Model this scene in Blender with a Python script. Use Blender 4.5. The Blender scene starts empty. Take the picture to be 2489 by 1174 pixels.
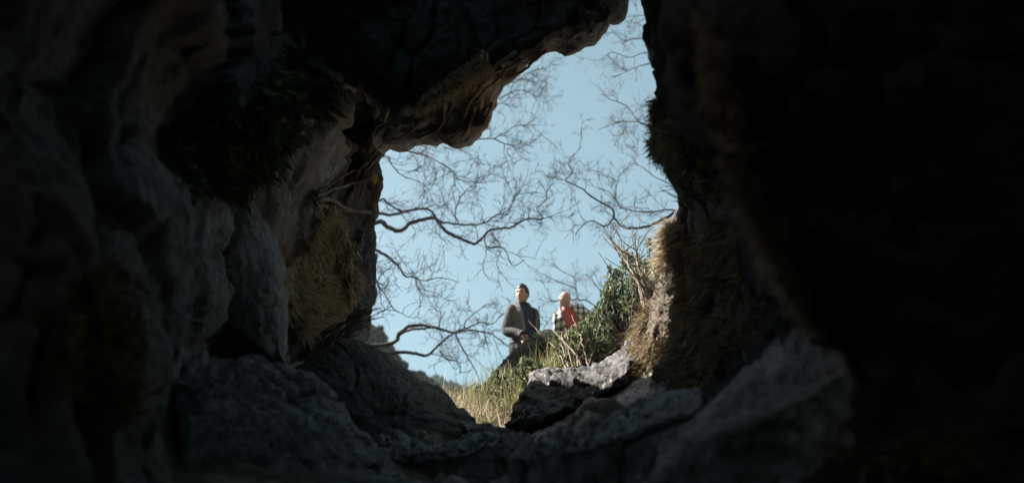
import bpy, math, random
import numpy as np
from mathutils import Vector

rng = np.random.default_rng(7)
random.seed(7)
SC = bpy.context.scene
COL = SC.collection

# ------------------------------------------------------------ camera, sky, sun
PITCH = math.radians(28.0)
FPX = 2442.0                                   # focal length in pixels of the 2489 px wide frame
CAM = np.array((0.0, 0.0, 1.6))
FWD = np.array((0.0, math.cos(PITCH), math.sin(PITCH)))
UPV = np.array((0.0, -math.sin(PITCH), math.cos(PITCH)))
RGT = np.array((1.0, 0.0, 0.0))

cam_data = bpy.data.cameras.new('camera')
cam = bpy.data.objects.new('camera', cam_data)
COL.objects.link(cam)
cam.location = CAM
cam.rotation_euler = (math.radians(90) + PITCH, 0, 0)
cam_data.sensor_width = 36.0
cam_data.lens = 36.0 * FPX / 2489.0
cam_data.clip_start = 0.05
cam_data.clip_end = 2000.0
cam_data.dof.use_dof = True
cam_data.dof.focus_distance = 8.2
cam_data.dof.aperture_fstop = cam_data.lens / 1000.0 / 0.028
SC.camera = cam

SUN_DIR = np.array((-0.72, 0.20, 0.62)); SUN_DIR /= np.linalg.norm(SUN_DIR)
SUN_EL = math.asin(SUN_DIR[2])
world = bpy.data.worlds.new('World')
SC.world = world
world.use_nodes = True
wn = world.node_tree
for n in list(wn.nodes): wn.nodes.remove(n)
w_out = wn.nodes.new('ShaderNodeOutputWorld')
w_bg = wn.nodes.new('ShaderNodeBackground')
w_sky = wn.nodes.new('ShaderNodeTexSky')
w_sky.sky_type = 'NISHITA'
w_sky.sun_disc = False
w_sky.sun_elevation = SUN_EL
w_sky.sun_rotation = math.atan2(SUN_DIR[0], SUN_DIR[1])
w_sky.air_density = 1.0
w_sky.dust_density = 2.5
w_sky.ozone_density = 1.0
w_hsv = wn.nodes.new('ShaderNodeHueSaturation')
w_hsv.inputs['Hue'].default_value = 0.452
w_hsv.inputs['Saturation'].default_value = 1.04
wn.links.new(w_sky.outputs[0], w_hsv.inputs['Color'])
wn.links.new(w_hsv.outputs[0], w_bg.inputs['Color'])
w_bg.inputs['Strength'].default_value = 0.0285
wn.links.new(w_bg.outputs[0], w_out.inputs['Surface'])

sun_data = bpy.data.lights.new('sun', 'SUN')
sun_data.energy = 4.1
sun_data.angle = math.radians(0.5)
sun_data.color = (1.0, 0.95, 0.88)
sun = bpy.data.objects.new('sun', sun_data)
COL.objects.link(sun)
sun.location = (-20, 5, 25)
sun.rotation_euler = Vector(SUN_DIR).to_track_quat('Z', 'Y').to_euler()

SC.view_settings.view_transform = 'Standard'
SC.view_settings.look = 'None'
SC.view_settings.exposure = 2.5
SC.view_settings.gamma = 1.0
SC.view_settings.use_curve_mapping = False
SC.render.engine = 'CYCLES'
SC.cycles.use_denoising = True
SC.cycles.max_bounces = 10
SC.cycles.diffuse_bounces = 8
SC.cycles.transparent_max_bounces = 8
SC.cycles.caustics_reflective = False
SC.cycles.caustics_refractive = False

# ------------------------------------------------------------ helpers
def W(pts):
    """frame pixels + depth along the view axis -> world points (n,3)"""
    p = np.asarray(pts, float)
    u = (p[..., 0] - 1244.5) / FPX
    v = (587.0 - p[..., 1]) / FPX
    d = p[..., 2:3]
    return CAM + d * (u[..., None] * RGT + v[..., None] * UPV + FWD)

def WY(px, py, y):
    """where the ray of a frame pixel meets the plane Y = y"""
    v = (587.0 - py) / FPX
    d = y / (FWD[1] + v * UPV[1])
    return W([(px, py, d)])[0]

def PX(world):
    q = np.asarray(world, float) - CAM
    d = q @ FWD
    return np.stack([1244.5 + FPX * (q @ RGT) / d, 587.0 - FPX * (q @ UPV) / d, d], -1)

def _hash(ix, iy, iz, seed):
    h = (ix.astype(np.uint32) * np.uint32(374761393) + iy.astype(np.uint32) * np.uint32(668265263)
         + iz.astype(np.uint32) * np.uint32(2147483647) + np.uint32(seed * 974634777 % 4294967296))
    h = (h ^ (h >> np.uint32(13))) * np.uint32(1274126177)
    h = (h ^ (h >> np.uint32(16))) * np.uint32(2246822519)
    h ^= h >> np.uint32(15)
    return h.astype(np.float64) / 2147483648.0 - 1.0

def facets(p, scale, seed=0):
    """fractured rock: a tilted plane per cell, and how near the crack between two cells is"""
    q = np.asarray(p, float) * scale + 500.0
    b = np.floor(q).astype(np.int64)
    n = len(q); d1 = np.full(n, 9.0); d2 = np.full(n, 9.0); val = np.zeros(n)
    for dx in (-1, 0, 1):
        for dy in (-1, 0, 1):
            for dz in (-1, 0, 1):
                x, y, z = b[:, 0] + dx, b[:, 1] + dy, b[:, 2] + dz
                o = q - np.stack([x + 0.5 + 0.45 * _hash(x, y, z, seed), y + 0.5 + 0.45 * _hash(x, y, z, seed + 1), z + 0.5 + 0.45 * _hash(x, y, z, seed + 2)], -1)
                d = np.sqrt((o * o).sum(1))
                v = o[:, 0] * _hash(x, y, z, seed + 3) + o[:, 1] * _hash(x, y, z, seed + 4) + o[:, 2] * _hash(x, y, z, seed + 5) + 0.35 * _hash(x, y, z, seed + 6)
                near = d < d1
                d2 = np.where(near, d1, np.minimum(d2, d))
                val = np.where(near, v, val); d1 = np.where(near, d, d1)
    return val, d2 - d1

def vnoise(p, seed=0):
    p = np.asarray(p, float) + 1000.0
    i = np.floor(p); f = p - i
    i = i.astype(np.int64)
    u = f * f * f * (f * (f * 6 - 15) + 10)
    x, y, z = i[:, 0], i[:, 1], i[:, 2]
    ux, uy, uz = u[:, 0], u[:, 1], u[:, 2]
    r = 0
    for dx in (0, 1):
        wx = ux if dx else 1 - ux
        for dy in (0, 1):
            wy = uy if dy else 1 - uy
            for dz in (0, 1):
                wz = uz if dz else 1 - uz
                r = r + wx * wy * wz * _hash(x + dx, y + dy, z + dz, seed)
    return r

def fbm(p, octaves=4, seed=0, gain=0.5, ridged=False):
    p = np.asarray(p, float)
    a, s, t = 1.0, 0.0, 0.0
    for o in range(octaves):
        n = vnoise(p, seed + o * 17)
        if ridged: n = 1.0 - 2.0 * np.abs(n)
        s = s + a * n; t += a
        a *= gain
        p = p * 2.03 + 11.7
    return s / t

def crom(P, ts, closed=False):
    """Catmull-Rom through P (k, ...) at parameters ts in [0, k-1] (or [0, k) closed)"""
    P = np.asarray(P, float); k = len(P)
    ts = np.asarray(ts, float)
    i = np.floor(ts).astype(int)
    if not closed: i = np.clip(i, 0, k - 2)
    f = (ts - i).reshape((-1,) + (1,) * (P.ndim - 1))
    if closed:
        g = lambda j: P[j % k]
        p0, p1, p2, p3 = g(i - 1), g(i), g(i + 1), g(i + 2)
    else:
        E = np.concatenate([(2 * P[0] - P[1])[None], P, (2 * P[-1] - P[-2])[None]])
        p0, p1, p2, p3 = E[i], E[i + 1], E[i + 2], E[i + 3]
    return 0.5 * (2 * p1 + (p2 - p0) * f + (2 * p0 - 5 * p1 + 4 * p2 - p3) * f * f
                  + (3 * p1 - p0 - 3 * p2 + p3) * f ** 3)

def mesh_from(name, V, F, mat=None, smooth=True, attrs=None):
    """V (n,3); F array (m,3|4) or list of polygons"""
    V = np.asarray(V, np.float32)
    me = bpy.data.meshes.new(name)
    if isinstance(F, np.ndarray):
        m, k = F.shape
        me.vertices.add(len(V)); me.vertices.foreach_set('co', V.ravel())
        me.loops.add(m * k); me.loops.foreach_set('vertex_index', F.astype(np.int32).ravel())
        me.polygons.add(m)
        me.polygons.foreach_set('loop_start', np.arange(0, m * k, k, dtype=np.int32))
        me.polygons.foreach_set('loop_total', np.full(m, k, np.int32))
        me.update(calc_edges=True)
        me.validate()
    else:
        me.from_pydata([tuple(v) for v in V], [], F)
    if smooth:
        me.polygons.foreach_set('use_smooth', np.ones(len(me.polygons), bool))
    if mat: me.materials.append(mat)
    return me

def add(name, V, F, mat=None, parent=None, smooth=True, origin=None, **props):
    """link ONE mesh object; vertices given in world space"""
    V = np.asarray(V, float)
    if parent is not None:
        base = np.zeros(3); q = parent
        while q is not None:
            base = base + np.array(q.location); q = q.parent
        loc = np.zeros(3) if origin is None else np.asarray(origin, float) - base
        o_w = base + loc
    else:
        o_w = np.zeros(3) if origin is None else np.asarray(origin, float)
        loc = o_w
    o = bpy.data.objects.new(name, mesh_from(name, V - o_w, F, mat, smooth))
    COL.objects.link(o)
    o.parent = parent
    o.location = loc
    for k, v in props.items(): o[k] = v
    return o

def thing(name, loc, label, category, group=None):
    o = bpy.data.objects.new(name, None)
    COL.objects.link(o)
    o.location = loc
    o.empty_display_size = 0.1
    o['label'] = label; o['category'] = category
    if group: o['group'] = group
    return o

def grid_faces(nu, nv, wrap_u=False, wrap_v=False):
    iu = np.arange(nu if wrap_u else nu - 1); iv = np.arange(nv if wrap_v else nv - 1)
    a, b = np.meshgrid(iu, iv, indexing='ij')
    a2, b2 = (a + 1) % nu, (b + 1) % nv
    return np.stack([a * nv + b, a2 * nv + b, a2 * nv + b2, a * nv + b2], -1).reshape(-1, 4)

def grid_normals(G, wrap_u=False, wrap_v=False):
    def diff(A, ax, wrap):
        if wrap: return np.roll(A, -1, ax) - np.roll(A, 1, ax)
        return np.gradient(A, axis=ax)
    n = np.cross(diff(G, 0, wrap_u), diff(G, 1, wrap_v))
    l = np.linalg.norm(n, axis=-1, keepdims=True)
    return n / np.maximum(l, 1e-9)

def smooth_field(N, it, wrap_u, wrap_v):
    for _ in range(it):
        a = np.roll(N, 1, 0) + np.roll(N, -1, 0); b = np.roll(N, 1, 1) + np.roll(N, -1, 1)
        if not wrap_u: a[0] = 2 * N[0]; a[-1] = 2 * N[-1]
        if not wrap_v: b[:, 0] = 2 * N[:, 0]; b[:, -1] = 2 * N[:, -1]
        N = (2 * N + a + b) / 6
    return N / np.maximum(np.linalg.norm(N, axis=-1, keepdims=True), 1e-9)

def tube(points, radii, sides=5):
    """bent tapered tube; returns V, F (quads, open ends closed to a point)"""
    P = np.asarray(points, float); n = len(P)
    R = np.broadcast_to(np.asarray(radii, float), (n,))
    T = np.gradient(P, axis=0); T /= np.maximum(np.linalg.norm(T, axis=1, keepdims=True), 1e-9)
    ref = np.array((0.0, 0.0, 1.0)) if abs(T[:, 2]).mean() < 0.8 else np.array((1.0, 0.0, 0.0))
    A = np.cross(T, ref); A /= np.maximum(np.linalg.norm(A, axis=1, keepdims=True), 1e-9)
    B = np.cross(T, A)
    th = np.arange(sides) * 2 * math.pi / sides
    V = P[:, None] + R[:, None, None] * (np.cos(th)[None, :, None] * A[:, None] + np.sin(th)[None, :, None] * B[:, None])
    F = []
    idx = np.arange(n * sides).reshape(n, sides)
    q = np.stack([idx[:-1], np.roll(idx[:-1], -1, 1), np.roll(idx[1:], -1, 1), idx[1:]], -1).reshape(-1, 4)
    return V.reshape(-1, 3), q

class Soup:
    """collects quads / tris (tris stored as degenerate-free triangles) into one mesh"""
    def __init__(s): s.V = []; s.Q = []; s.T = []; s.n = 0
    def quads(s, V, F):
        s.V.append(V); s.Q.append(F + s.n); s.n += len(V)
    def tris(s, V, F):
        s.V.append(V); s.T.append(F + s.n); s.n += len(V)
    def tube(s, P, R, sides=5):
        V, F = tube(P, R, sides); s.quads(V, F)
    def get(s):
        V = np.concatenate(s.V)
        F = []
        if s.Q:
            q = np.concatenate(s.Q)
            F += [q[:, [0, 1, 2]], q[:, [0, 2, 3]]]
        if s.T: F.append(np.concatenate(s.T))
        return V, np.concatenate(F)

# ------------------------------------------------------------ materials
def new_mat(name):
    m = bpy.data.materials.new(name); m.use_nodes = True
    nt = m.node_tree
    for n in list(nt.nodes): nt.nodes.remove(n)
    out = nt.nodes.new('ShaderNodeOutputMaterial')
    b = nt.nodes.new('ShaderNodeBsdfPrincipled')
    b.inputs['Roughness'].default_value = 0.85
    b.inputs['Specular IOR Level'].default_value = 0.25
    nt.links.new(b.outputs[0], out.inputs['Surface'])
    return m, nt, b

def N(nt, kind, **kw):
    n = nt.nodes.new(kind)
    for k, v in kw.items():
        if k in n.inputs: n.inputs[k].default_value = v
        else: setattr(n, k, v)
    return n

def ramp(nt, fac, stops):
    r = nt.nodes.new('ShaderNodeValToRGB')
    el = r.color_ramp.elements
    while len(el) > 1: el.remove(el[-1])
    el[0].position = stops[0][0]; el[0].color = (*stops[0][1], 1)
    for p, c in stops[1:]:
        e = el.new(p); e.color = (*c, 1)
    nt.links.new(fac, r.inputs['Fac'])
    return r.outputs['Color']

def mixc(nt, fac, a, b, mode='MIX'):
    m = nt.nodes.new('ShaderNodeMix'); m.data_type = 'RGBA'; m.blend_type = mode
    for s, v in ((m.inputs[0], fac), (m.inputs[6], a), (m.inputs[7], b)):
        if hasattr(v, 'is_linked'): nt.links.new(v, s)
        elif isinstance(v, (int, float)): s.default_value = v
        else: s.default_value = (*v, 1)
    return m.outputs[2]

def rock_mat(name, dark, mid, pale, speck=0.5, bump=0.6, scale=1.0, stretch=(1, 1, 1), rough=0.8, tint=None):
    m, nt, b = new_mat(name)
    tc = N(nt, 'ShaderNodeTexCoord')
    mp = N(nt, 'ShaderNodeMapping'); mp.inputs['Scale'].default_value = tuple(scale * s for s in stretch)
    nt.links.new(tc.outputs['Object'], mp.inputs['Vector'])
    v = mp.outputs['Vector']
    def nz(sc, det=6, rough_=0.6, dist=0.0, vec=v):
        n = N(nt, 'ShaderNodeTexNoise', Scale=sc, Detail=det, Roughness=rough_, Distortion=dist)
        nt.links.new(vec, n.inputs['Vector']); return n.outputs['Fac']
    big = nz(1.3, 5, 0.6, 0.4)
    col = ramp(nt, big, [(0.34, dark), (0.52, mid), (0.72, tuple(0.55 * a + 0.45 * c for a, c in zip(mid, pale)))])
    fine = nz(24, 8, 0.75)
    col = mixc(nt, ramp(nt, fine, [(0.41, (0, 0, 0)), (0.57, (1, 1, 1))]), mixc(nt, 0.85, col, dark), col)
    sp = nz(34, 6, 0.7, 0.3)
    patch = nz(3.1, 4, 0.6)
    spk = mixc(nt, 1.0, ramp(nt, sp, [(0.55, (0, 0, 0)), (0.63, (1, 1, 1))]),
               ramp(nt, patch, [(0.42, (0, 0, 0)), (0.60, (speck, speck, speck))]), 'MULTIPLY')
    col = mixc(nt, spk, col, pale)
    if tint:
        col = mixc(nt, ramp(nt, nz(0.9, 3, 0.5), [(0.45, (0, 0, 0)), (0.62, (0.7, 0.7, 0.7))]), col, tint)
    nt.links.new(col, b.inputs['Base Color'])
    b.inputs['Roughness'].default_value = rough
    b.inputs['Specular IOR Level'].default_value = 0.08
    hgt = nt.nodes.new('ShaderNodeMath'); hgt.operation = 'ADD'
    nt.links.new(nz(9, 9, 0.68, 0.2), hgt.inputs[0])
    h2 = nt.nodes.new('ShaderNodeMath'); h2.operation = 'MULTIPLY'
    nt.links.new(nz(32, 6, 0.7), h2.inputs[0]); h2.inputs[1].default_value = 0.45
    nt.links.new(h2.outputs[0], hgt.inputs[1])
    bp = N(nt, 'ShaderNodeBump', Strength=bump, Distance=0.06)
    nt.links.new(hgt.outputs[0], bp.inputs['Height'])
    nt.links.new(bp.outputs[0], b.inputs['Normal'])
    return m

def leaf_mat(name, stops, rough=0.6, trans=0.25, spec=0.25):
    """one colour per leaf or blade, light passing through"""
    m, nt, b = new_mat(name)
    g = N(nt, 'ShaderNodeNewGeometry')
    c = ramp(nt, g.outputs['Random Per Island'], stops)
    nt.links.new(c, b.inputs['Base Color'])
    b.inputs['Roughness'].default_value = rough
    b.inputs['Specular IOR Level'].default_value = spec
    if trans:
        t = N(nt, 'ShaderNodeBsdfTranslucent'); nt.links.new(c, t.inputs['Color'])
        mx = N(nt, 'ShaderNodeMixShader'); mx.inputs[0].default_value = trans
        nt.links.new(b.outputs[0], mx.inputs[1]); nt.links.new(t.outputs[0], mx.inputs[2])
        out = [n for n in nt.nodes if n.type == 'OUTPUT_MATERIAL'][0]
        nt.links.new(mx.outputs[0], out.inputs['Surface'])
    return m

def plain_mat(name, col, rough=0.8, var=0.35, scale=20, bump=0.3, spec=0.25):
    m, nt, b = new_mat(name)
    tc = N(nt, 'ShaderNodeTexCoord')
    n = N(nt, 'ShaderNodeTexNoise', Scale=scale, Detail=5, Roughness=0.65)
    nt.links.new(tc.outputs['Object'], n.inputs['Vector'])
    c = ramp(nt, n.outputs['Fac'], [(0.3, tuple(x * (1 - var) for x in col)), (0.7, tuple(min(1, x * (1 + var)) for x in col))])
    nt.links.new(c, b.inputs['Base Color'])
    b.inputs['Roughness'].default_value = rough
    b.inputs['Specular IOR Level'].default_value = spec
    bp = N(nt, 'ShaderNodeBump', Strength=bump, Distance=0.01)
    nt.links.new(n.outputs['Fac'], bp.inputs['Height']); nt.links.new(bp.outputs[0], b.inputs['Normal'])
    return m

M = {}
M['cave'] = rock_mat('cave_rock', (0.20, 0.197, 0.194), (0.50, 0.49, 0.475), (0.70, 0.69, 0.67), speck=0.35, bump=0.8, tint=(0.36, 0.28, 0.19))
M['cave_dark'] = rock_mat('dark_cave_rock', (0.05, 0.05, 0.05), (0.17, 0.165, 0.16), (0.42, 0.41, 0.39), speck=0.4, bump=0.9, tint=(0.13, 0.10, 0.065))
M['shaded_rock'] = rock_mat('shaded_cave_rock', (0.04, 0.04, 0.042), (0.10, 0.10, 0.10), (0.24, 0.235, 0.23), speck=0.3, bump=0.8)  # darker copy of the cave rock, shade put into its colour
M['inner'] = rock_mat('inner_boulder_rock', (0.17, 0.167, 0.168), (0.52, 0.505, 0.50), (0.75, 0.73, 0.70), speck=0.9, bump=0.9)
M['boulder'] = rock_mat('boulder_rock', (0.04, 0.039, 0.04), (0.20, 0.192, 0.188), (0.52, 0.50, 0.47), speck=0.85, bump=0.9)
M['block'] = rock_mat('streaked_rock', (0.18, 0.18, 0.182), (0.50, 0.50, 0.50), (0.72, 0.72, 0.71), speck=0.6, bump=0.9, stretch=(1.3, 1.3, 0.5))
M['mound'] = rock_mat('shaded_mossy_rock', (0.010, 0.010, 0.010), (0.022, 0.020, 0.019), (0.06, 0.055, 0.05), speck=0.2, bump=0.5, tint=(0.018, 0.024, 0.009))  # mossy rock, its near-black tone stands for shade on the hump
M['soil'] = rock_mat('soil', (0.05, 0.04, 0.025), (0.12, 0.095, 0.05), (0.25, 0.2, 0.12), speck=0.3, bump=0.6)
M['hill'] = plain_mat('wooded_hill', (0.012, 0.022, 0.017), var=0.6, scale=0.6)
# ------------------------------------------------------------ the cave: one shell lofted outward from its mouth
EDGE = [  # rim of the cave mouth: apex widened above the frame for skylight, then down the roof, the left wall, the floor and up the right wall
 (1620, -1300, 4.4), (1480, -1100, 4.5), (1390, -800, 4.8), (1400, -500, 5.0), (1430, -250, 5.4), (1462, -90, 5.7), (1488, 16, 5.9), (1462, 52, 6.0), (1442, 90, 6.0), (1410, 116, 6.1), (1380, 134, 6.1),
 (1348, 130, 6.2), (1320, 141, 6.2), (1290, 166, 6.3), (1265, 190, 6.3), (1240, 212, 6.4), (1214, 242, 6.4),
 (1195, 270, 6.4), (1180, 300, 6.4), (1165, 326, 6.5), (1140, 345, 6.5), (1112, 355, 6.5), (1085, 343, 6.5),
 (1050, 346, 6.6), (1015, 342, 6.6), (985, 352, 6.7), (950, 353, 6.7), (924, 366, 6.8), (923, 420, 6.8), (931, 440, 6.8),
 (927, 466, 6.8), (918, 492, 6.9), (917, 520, 6.9), (908, 548, 6.9), (909, 575, 7.0), (904, 602, 7.0), (893, 628, 7.0),
 (889, 662, 7.0), (884, 702, 7.0), (880, 742, 7.0), (877, 785, 7.0), (872, 835, 6.9), (900, 920, 6.9), (980, 1010, 6.9),
 (1080, 1055, 6.9), (1200, 1075, 6.9), (1310, 1065, 6.9), (1420, 1010, 6.9), (1500, 930, 6.8), (1545, 870, 6.6), (1560, 810, 6.4), (1566, 765, 6.3),
 (1585, 738, 6.3), (1602, 700, 6.2), (1613, 650, 6.2), (1618, 610, 6.2), (1630, 565, 6.1), (1647, 522, 6.1),
 (1660, 482, 6.1), (1642, 440, 6.1), (1622, 410, 6.1), (1594, 385, 6.0), (1578, 350, 6.0), (1587, 320, 6.0), (1582, 290, 6.0),
 (1593, 265, 6.0), (1616, 240, 6.0), (1630, 205, 5.9), (1625, 160, 5.9), (1614, 128, 5.9), (1604, 90, 5.8), (1602, 45, 5.8), (1602, -5, 5.7), (1602, -110, 5.6), (1740, -200, 5.3), (2000, -280, 5.0), (2330, -500, 4.7), (2400, -850, 4.5), (2150, -1200, 4.4)]
KEY = {  # the same stations farther in: five rings towards the viewer
 (1620, -1300): [(1620, -1370, 4.2), (1620, -1460, 3.9), (1620, -1600, 3.6), (1620, -1800, 3.2), (1600, -2300, 2.6)],
 (1400, -500): [(1375, -500, 4.8), (1350, -500, 4.5), (1330, -500, 4.2), (1310, -520, 4.0), (1230, -700, 3.3)],
 (1442, 90): [(1438, 62, 5.85), (1447, 36, 5.65), (1440, 22, 5.40), (1420, -120, 5.35), (1400, -560, 4.8)],
 (1320, 141): [(1302, 118, 6.05), (1310, 90, 5.75), (1316, 98, 5.42), (1300, -20, 5.35), (1280, -500, 4.8)],
 (1195, 270): [(1180, 215, 6.15), (1172, 138, 5.8), (1176, 150, 5.45), (1140, -20, 5.35), (1100, -500, 4.8)],
 (1112, 355): [(1092, 280, 6.25), (1068, 185, 5.9), (1072, 200, 5.5), (1000, -10, 5.35), (950, -500, 4.7)],
 (1015, 342): [(1000, 300, 6.4), (980, 240, 6.0), (984, 248, 5.6), (900, 0, 5.3), (820, -500, 4.5)],
 (924, 366): [(905, 340, 6.6), (895, 215, 6.3), (850, 190, 5.7), (700, 30, 5.1), (500, -500, 4.0)],
 (931, 440): [(890, 420, 6.6), (815, 330, 6.5), (770, 300, 5.4), (560, 200, 4.5), (50, -150, 2.9)],
 (918, 492): [(870, 470, 6.6), (780, 440, 6.2), (700, 410, 5.5), (440, 330, 4.4), (-150, 150, 2.7)],
 (904, 602): [(868, 600, 6.7), (725, 600, 6.2), (660, 600, 5.6), (345, 620, 3.9), (-150, 600, 2.4)],
 (880, 742): [(862, 740, 6.8), (715, 750, 6.2), (600, 760, 5.6), (345, 800, 3.7), (-150, 850, 2.2)],
 (872, 835): [(800, 850, 6.5), (705, 880, 6.0), (480, 900, 5.2), (345, 980, 3.4), (-150, 1080, 2.1)],
 (980, 1010): [(900, 1050, 6.2), (760, 1100, 5.5), (560, 1150, 4.5), (330, 1230, 3.2), (100, 1550, 2.0)],
 (1200, 1075): [(1190, 1110, 6.1), (1180, 1150, 5.2), (1150, 1200, 4.3), (1100, 1350, 3.2), (1000, 1950, 2.1)],
 (1420, 1010): [(1430, 1060, 6.2), (1450, 1130, 5.2), (1500, 1200, 4.3), (1550, 1350, 3.2), (1600, 1950, 2.1)],
 (1545, 870): [(1590, 910, 6.0), (1660, 960, 5.2), (1800, 1040, 4.2), (1950, 1150, 3.0), (2350, 1600, 2.0)],
 (1566, 765): [(1600, 785, 5.9), (1700, 830, 5.3), (1930, 850, 4.2), (2040, 890, 2.9), (2650, 1000, 2.0)],
 (1613, 650): [(1650, 670, 5.8), (1750, 690, 5.2), (1965, 710, 4.2), (1955, 700, 2.7), (2700, 750, 1.9)],
 (1647, 522): [(1690, 520, 5.7), (1760, 520, 5.2), (1885, 520, 4.2), (1855, 520, 2.6), (2700, 500, 1.9)],
 (1578, 350): [(1630, 350, 5.5), (1720, 350, 5.1), (1830, 350, 4.2), (1800, 350, 2.6), (2700, 300, 1.9)],
 (1630, 205): [(1655, 200, 5.6), (1700, 200, 5.1), (1785, 200, 4.2), (1760, 200, 2.6), (2700, 100, 1.9)],
 (1602, -5): [(1622, 0, 5.4), (1665, 5, 5.0), (1745, 10, 4.3), (1715, 10, 2.7), (2550, -300, 2.0)],
 (2330, -500): [(2360, -500, 4.5), (2390, -500, 4.2), (2420, -500, 3.9), (2450, -500, 3.3), (2750, -700, 2.2)],
}
E = np.array(EDGE); n_e = len(E)
for k_, v_ in KEY.items():
    a_, b_ = v_[3], v_[4]
    if a_[0] > 1700 and -100 < k_[1] < 780:               # the near wall on the right shows a strip of its flank
        v_[3] = (a_[0] - 8, a_[1], a_[2] + 0.45)
        v_.insert(4, (a_[0] + 75, a_[1], a_[2] - 0.10))
    else:
        v_.insert(4, tuple(0.5 * (x + y) for x, y in zip(a_, b_)))
kidx = [next(i for i, e in enumerate(EDGE) if (e[0], e[1]) == k) for k in KEY]
kval = [W(np.array(v, float)) for v in KEY.values()]
kidx.append(n_e); kval.append(kval[0])
LV = np.stack([np.stack([np.interp(np.arange(n_e), kidx, [k[l][c] for k in kval]) for c in range(3)], -1) for l in range(6)], 1)
LV = 0.5 * LV + 0.25 * np.roll(LV, 1, 0) + 0.25 * np.roll(LV, -1, 0)
EW = W(E)
cen = W([(1290, 560, 6.5)])[0]
rad = EW - cen; rad -= (rad @ FWD)[:, None] * FWD
rad /= np.linalg.norm(rad, axis=1, keepdims=True)
radL = LV[:, 5] - CAM; radL -= (radL @ FWD)[:, None] * FWD
radL /= np.linalg.norm(radL, axis=1, keepdims=True)
skirt3 = EW + FWD * 0.2 + rad * 12.0 - np.array((0, 0, 1.0)) * 0
skirt2 = EW + FWD * 0.6 + rad * 3.0
lip = EW + FWD * 0.35 + rad * 0.35
# behind the viewer, out of view: taller chamber and second mouth added for fill skylight
rx_, ru_ = radL[:, 0], radL @ UPV
def back_ring(wx, up, dn, y, z):
    return CAM + np.stack([rx_ * wx, np.full(n_e, y), z + np.where(ru_ > 0, ru_ * up, ru_ * dn)], -1)
ringF = back_ring(2.0, 3.0, 1.5, -0.3, 0.0)
ringG = back_ring(2.1, 3.1, 1.4, -2.6, 0.2)
ringH = back_ring(1.2, 1.2, 0.5, -4.2, 1.5)
ringI = back_ring(2.2, 2.2, 1.2, -5.4, 1.7)
RINGS = np.stack([skirt3, skirt2, lip, EW] + [LV[:, l] for l in range(6)] + [ringF, ringG, ringH, ringI], 0)
SEG = [14, 26, 26, 56, 60, 50, 56, 30, 30, 14, 10, 10, 12]
ts = np.concatenate([i + np.arange(s) / s for i, s in enumerate(SEG)] + [[len(SEG)]])
NU = 940
# stations spread evenly along the rim
el = np.linalg.norm(np.roll(EW, -1, 0) - EW, axis=1); cum = np.concatenate([[0], np.cumsum(el)])
us = np.interp(np.linspace(0, cum[-1], NU, endpoint=False), cum, np.arange(n_e + 1))
G = crom(RINGS, ts)                                   # (levels, n_e, 3)
G = crom(np.swapaxes(G, 0, 1), us, closed=True)       # (NU, levels, 3)
NVC = G.shape[1]
Nn = smooth_field(grid_normals(G, True, False), 6, True, False)
flat = G.reshape(-1, 3); nf = Nn.reshape(-1, 3)
tl = np.broadcast_to(ts[None, :], (NU, NVC)).reshape(-1)
near_edge = np.clip(np.abs(tl - 3.0) / 0.9, 0, 1)     # keep the rim where it is
big = 0.16 * fbm(flat * 0.9, 3, 3) + 0.04 * fbm(flat * (2.4, 2.4, 1.5), 3, 9, ridged=True)
warp = flat + 0.16 * np.stack([fbm(flat * 1.6, 3, 51), fbm(flat * 1.6, 3, 52), fbm(flat * 1.6, 3, 53)], -1)
fa, ca = facets(warp * (1, 1, 0.7), 1.7, 3)
fb, cb = facets(warp * (1, 1, 0.6) + 3.3, 5.0, 8)
frac = 0.105 * fa - 0.05 * np.clip(1 - ca / 0.07, 0, 1)
frac2 = 0.030 * fb - 0.012 * np.clip(1 - cb / 0.10, 0, 1)
med = 0.018 * fbm(flat * 6.0, 3, 21, ridged=True) + 0.018 * fbm(flat * 15.0, 3, 33)
disp = (big + frac) * (0.15 + 0.85 * near_edge) + (frac2 + med) * (0.5 + 0.5 * near_edge)
disp *= np.clip((13.2 - tl) / 1.0, 0, 1)
nsign = np.sign(np.sum(nf * (cen - flat), -1).mean())
nf = nf * nsign
CV = flat + nf * disp[:, None]
F_all = grid_faces(NU, NVC, wrap_u=True)
if nsign < 0: F_all = F_all[:, ::-1]
# a gap added in the unseen roof for skylight, above and behind the frame: its faces are left out and its edge runs up through the rock
def in_poly(x, y, poly):
    r = np.zeros(len(x), bool); n = len(poly)
    for i in range(n):
        x1, y1 = poly[i]; x2, y2 = poly[(i + 1) % n]
        r ^= ((y1 > y) != (y2 > y)) & (x < (x2 - x1) * (y - y1) / (y2 - y1 + 1e-9) + x1)
    return r
fc = CV[F_all].mean(1); fp = PX(fc)
ftl = tl[F_all[:, 0]]
GAP = [(-500, -330), (300, -215), (1000, -160), (1330, -170), (1355, -500), (1420, -1000), (1560, -1700), (1600, -6000), (-1500, -6000), (-300, -1100)]
gap = in_poly(fp[:, 0] + 60 * fbm(fc * 3, 2, 5), fp[:, 1] + 40 * fbm(fc * 3, 2, 6), GAP) & (fp[:, 2] > 0.3) & (ftl > 3.2) & (fc[:, 2] > CAM[2]) & (fc[:, 1] > 1.55 + 0.2 * fbm(fc * 2.5, 2, 7))
ed = np.concatenate([F_all[gap][:, [i, (i + 1) % 4]] for i in range(4)])
key_ = np.sort(ed, 1); key_ = key_[:, 0].astype(np.int64) * 10000000 + key_[:, 1]
_, first, cnt = np.unique(key_, return_index=True, return_counts=True)
rim = ed[first[cnt == 1]]
rv, rinv = np.unique(rim, return_inverse=True); rinv = rinv.reshape(-1, 2)
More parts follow.
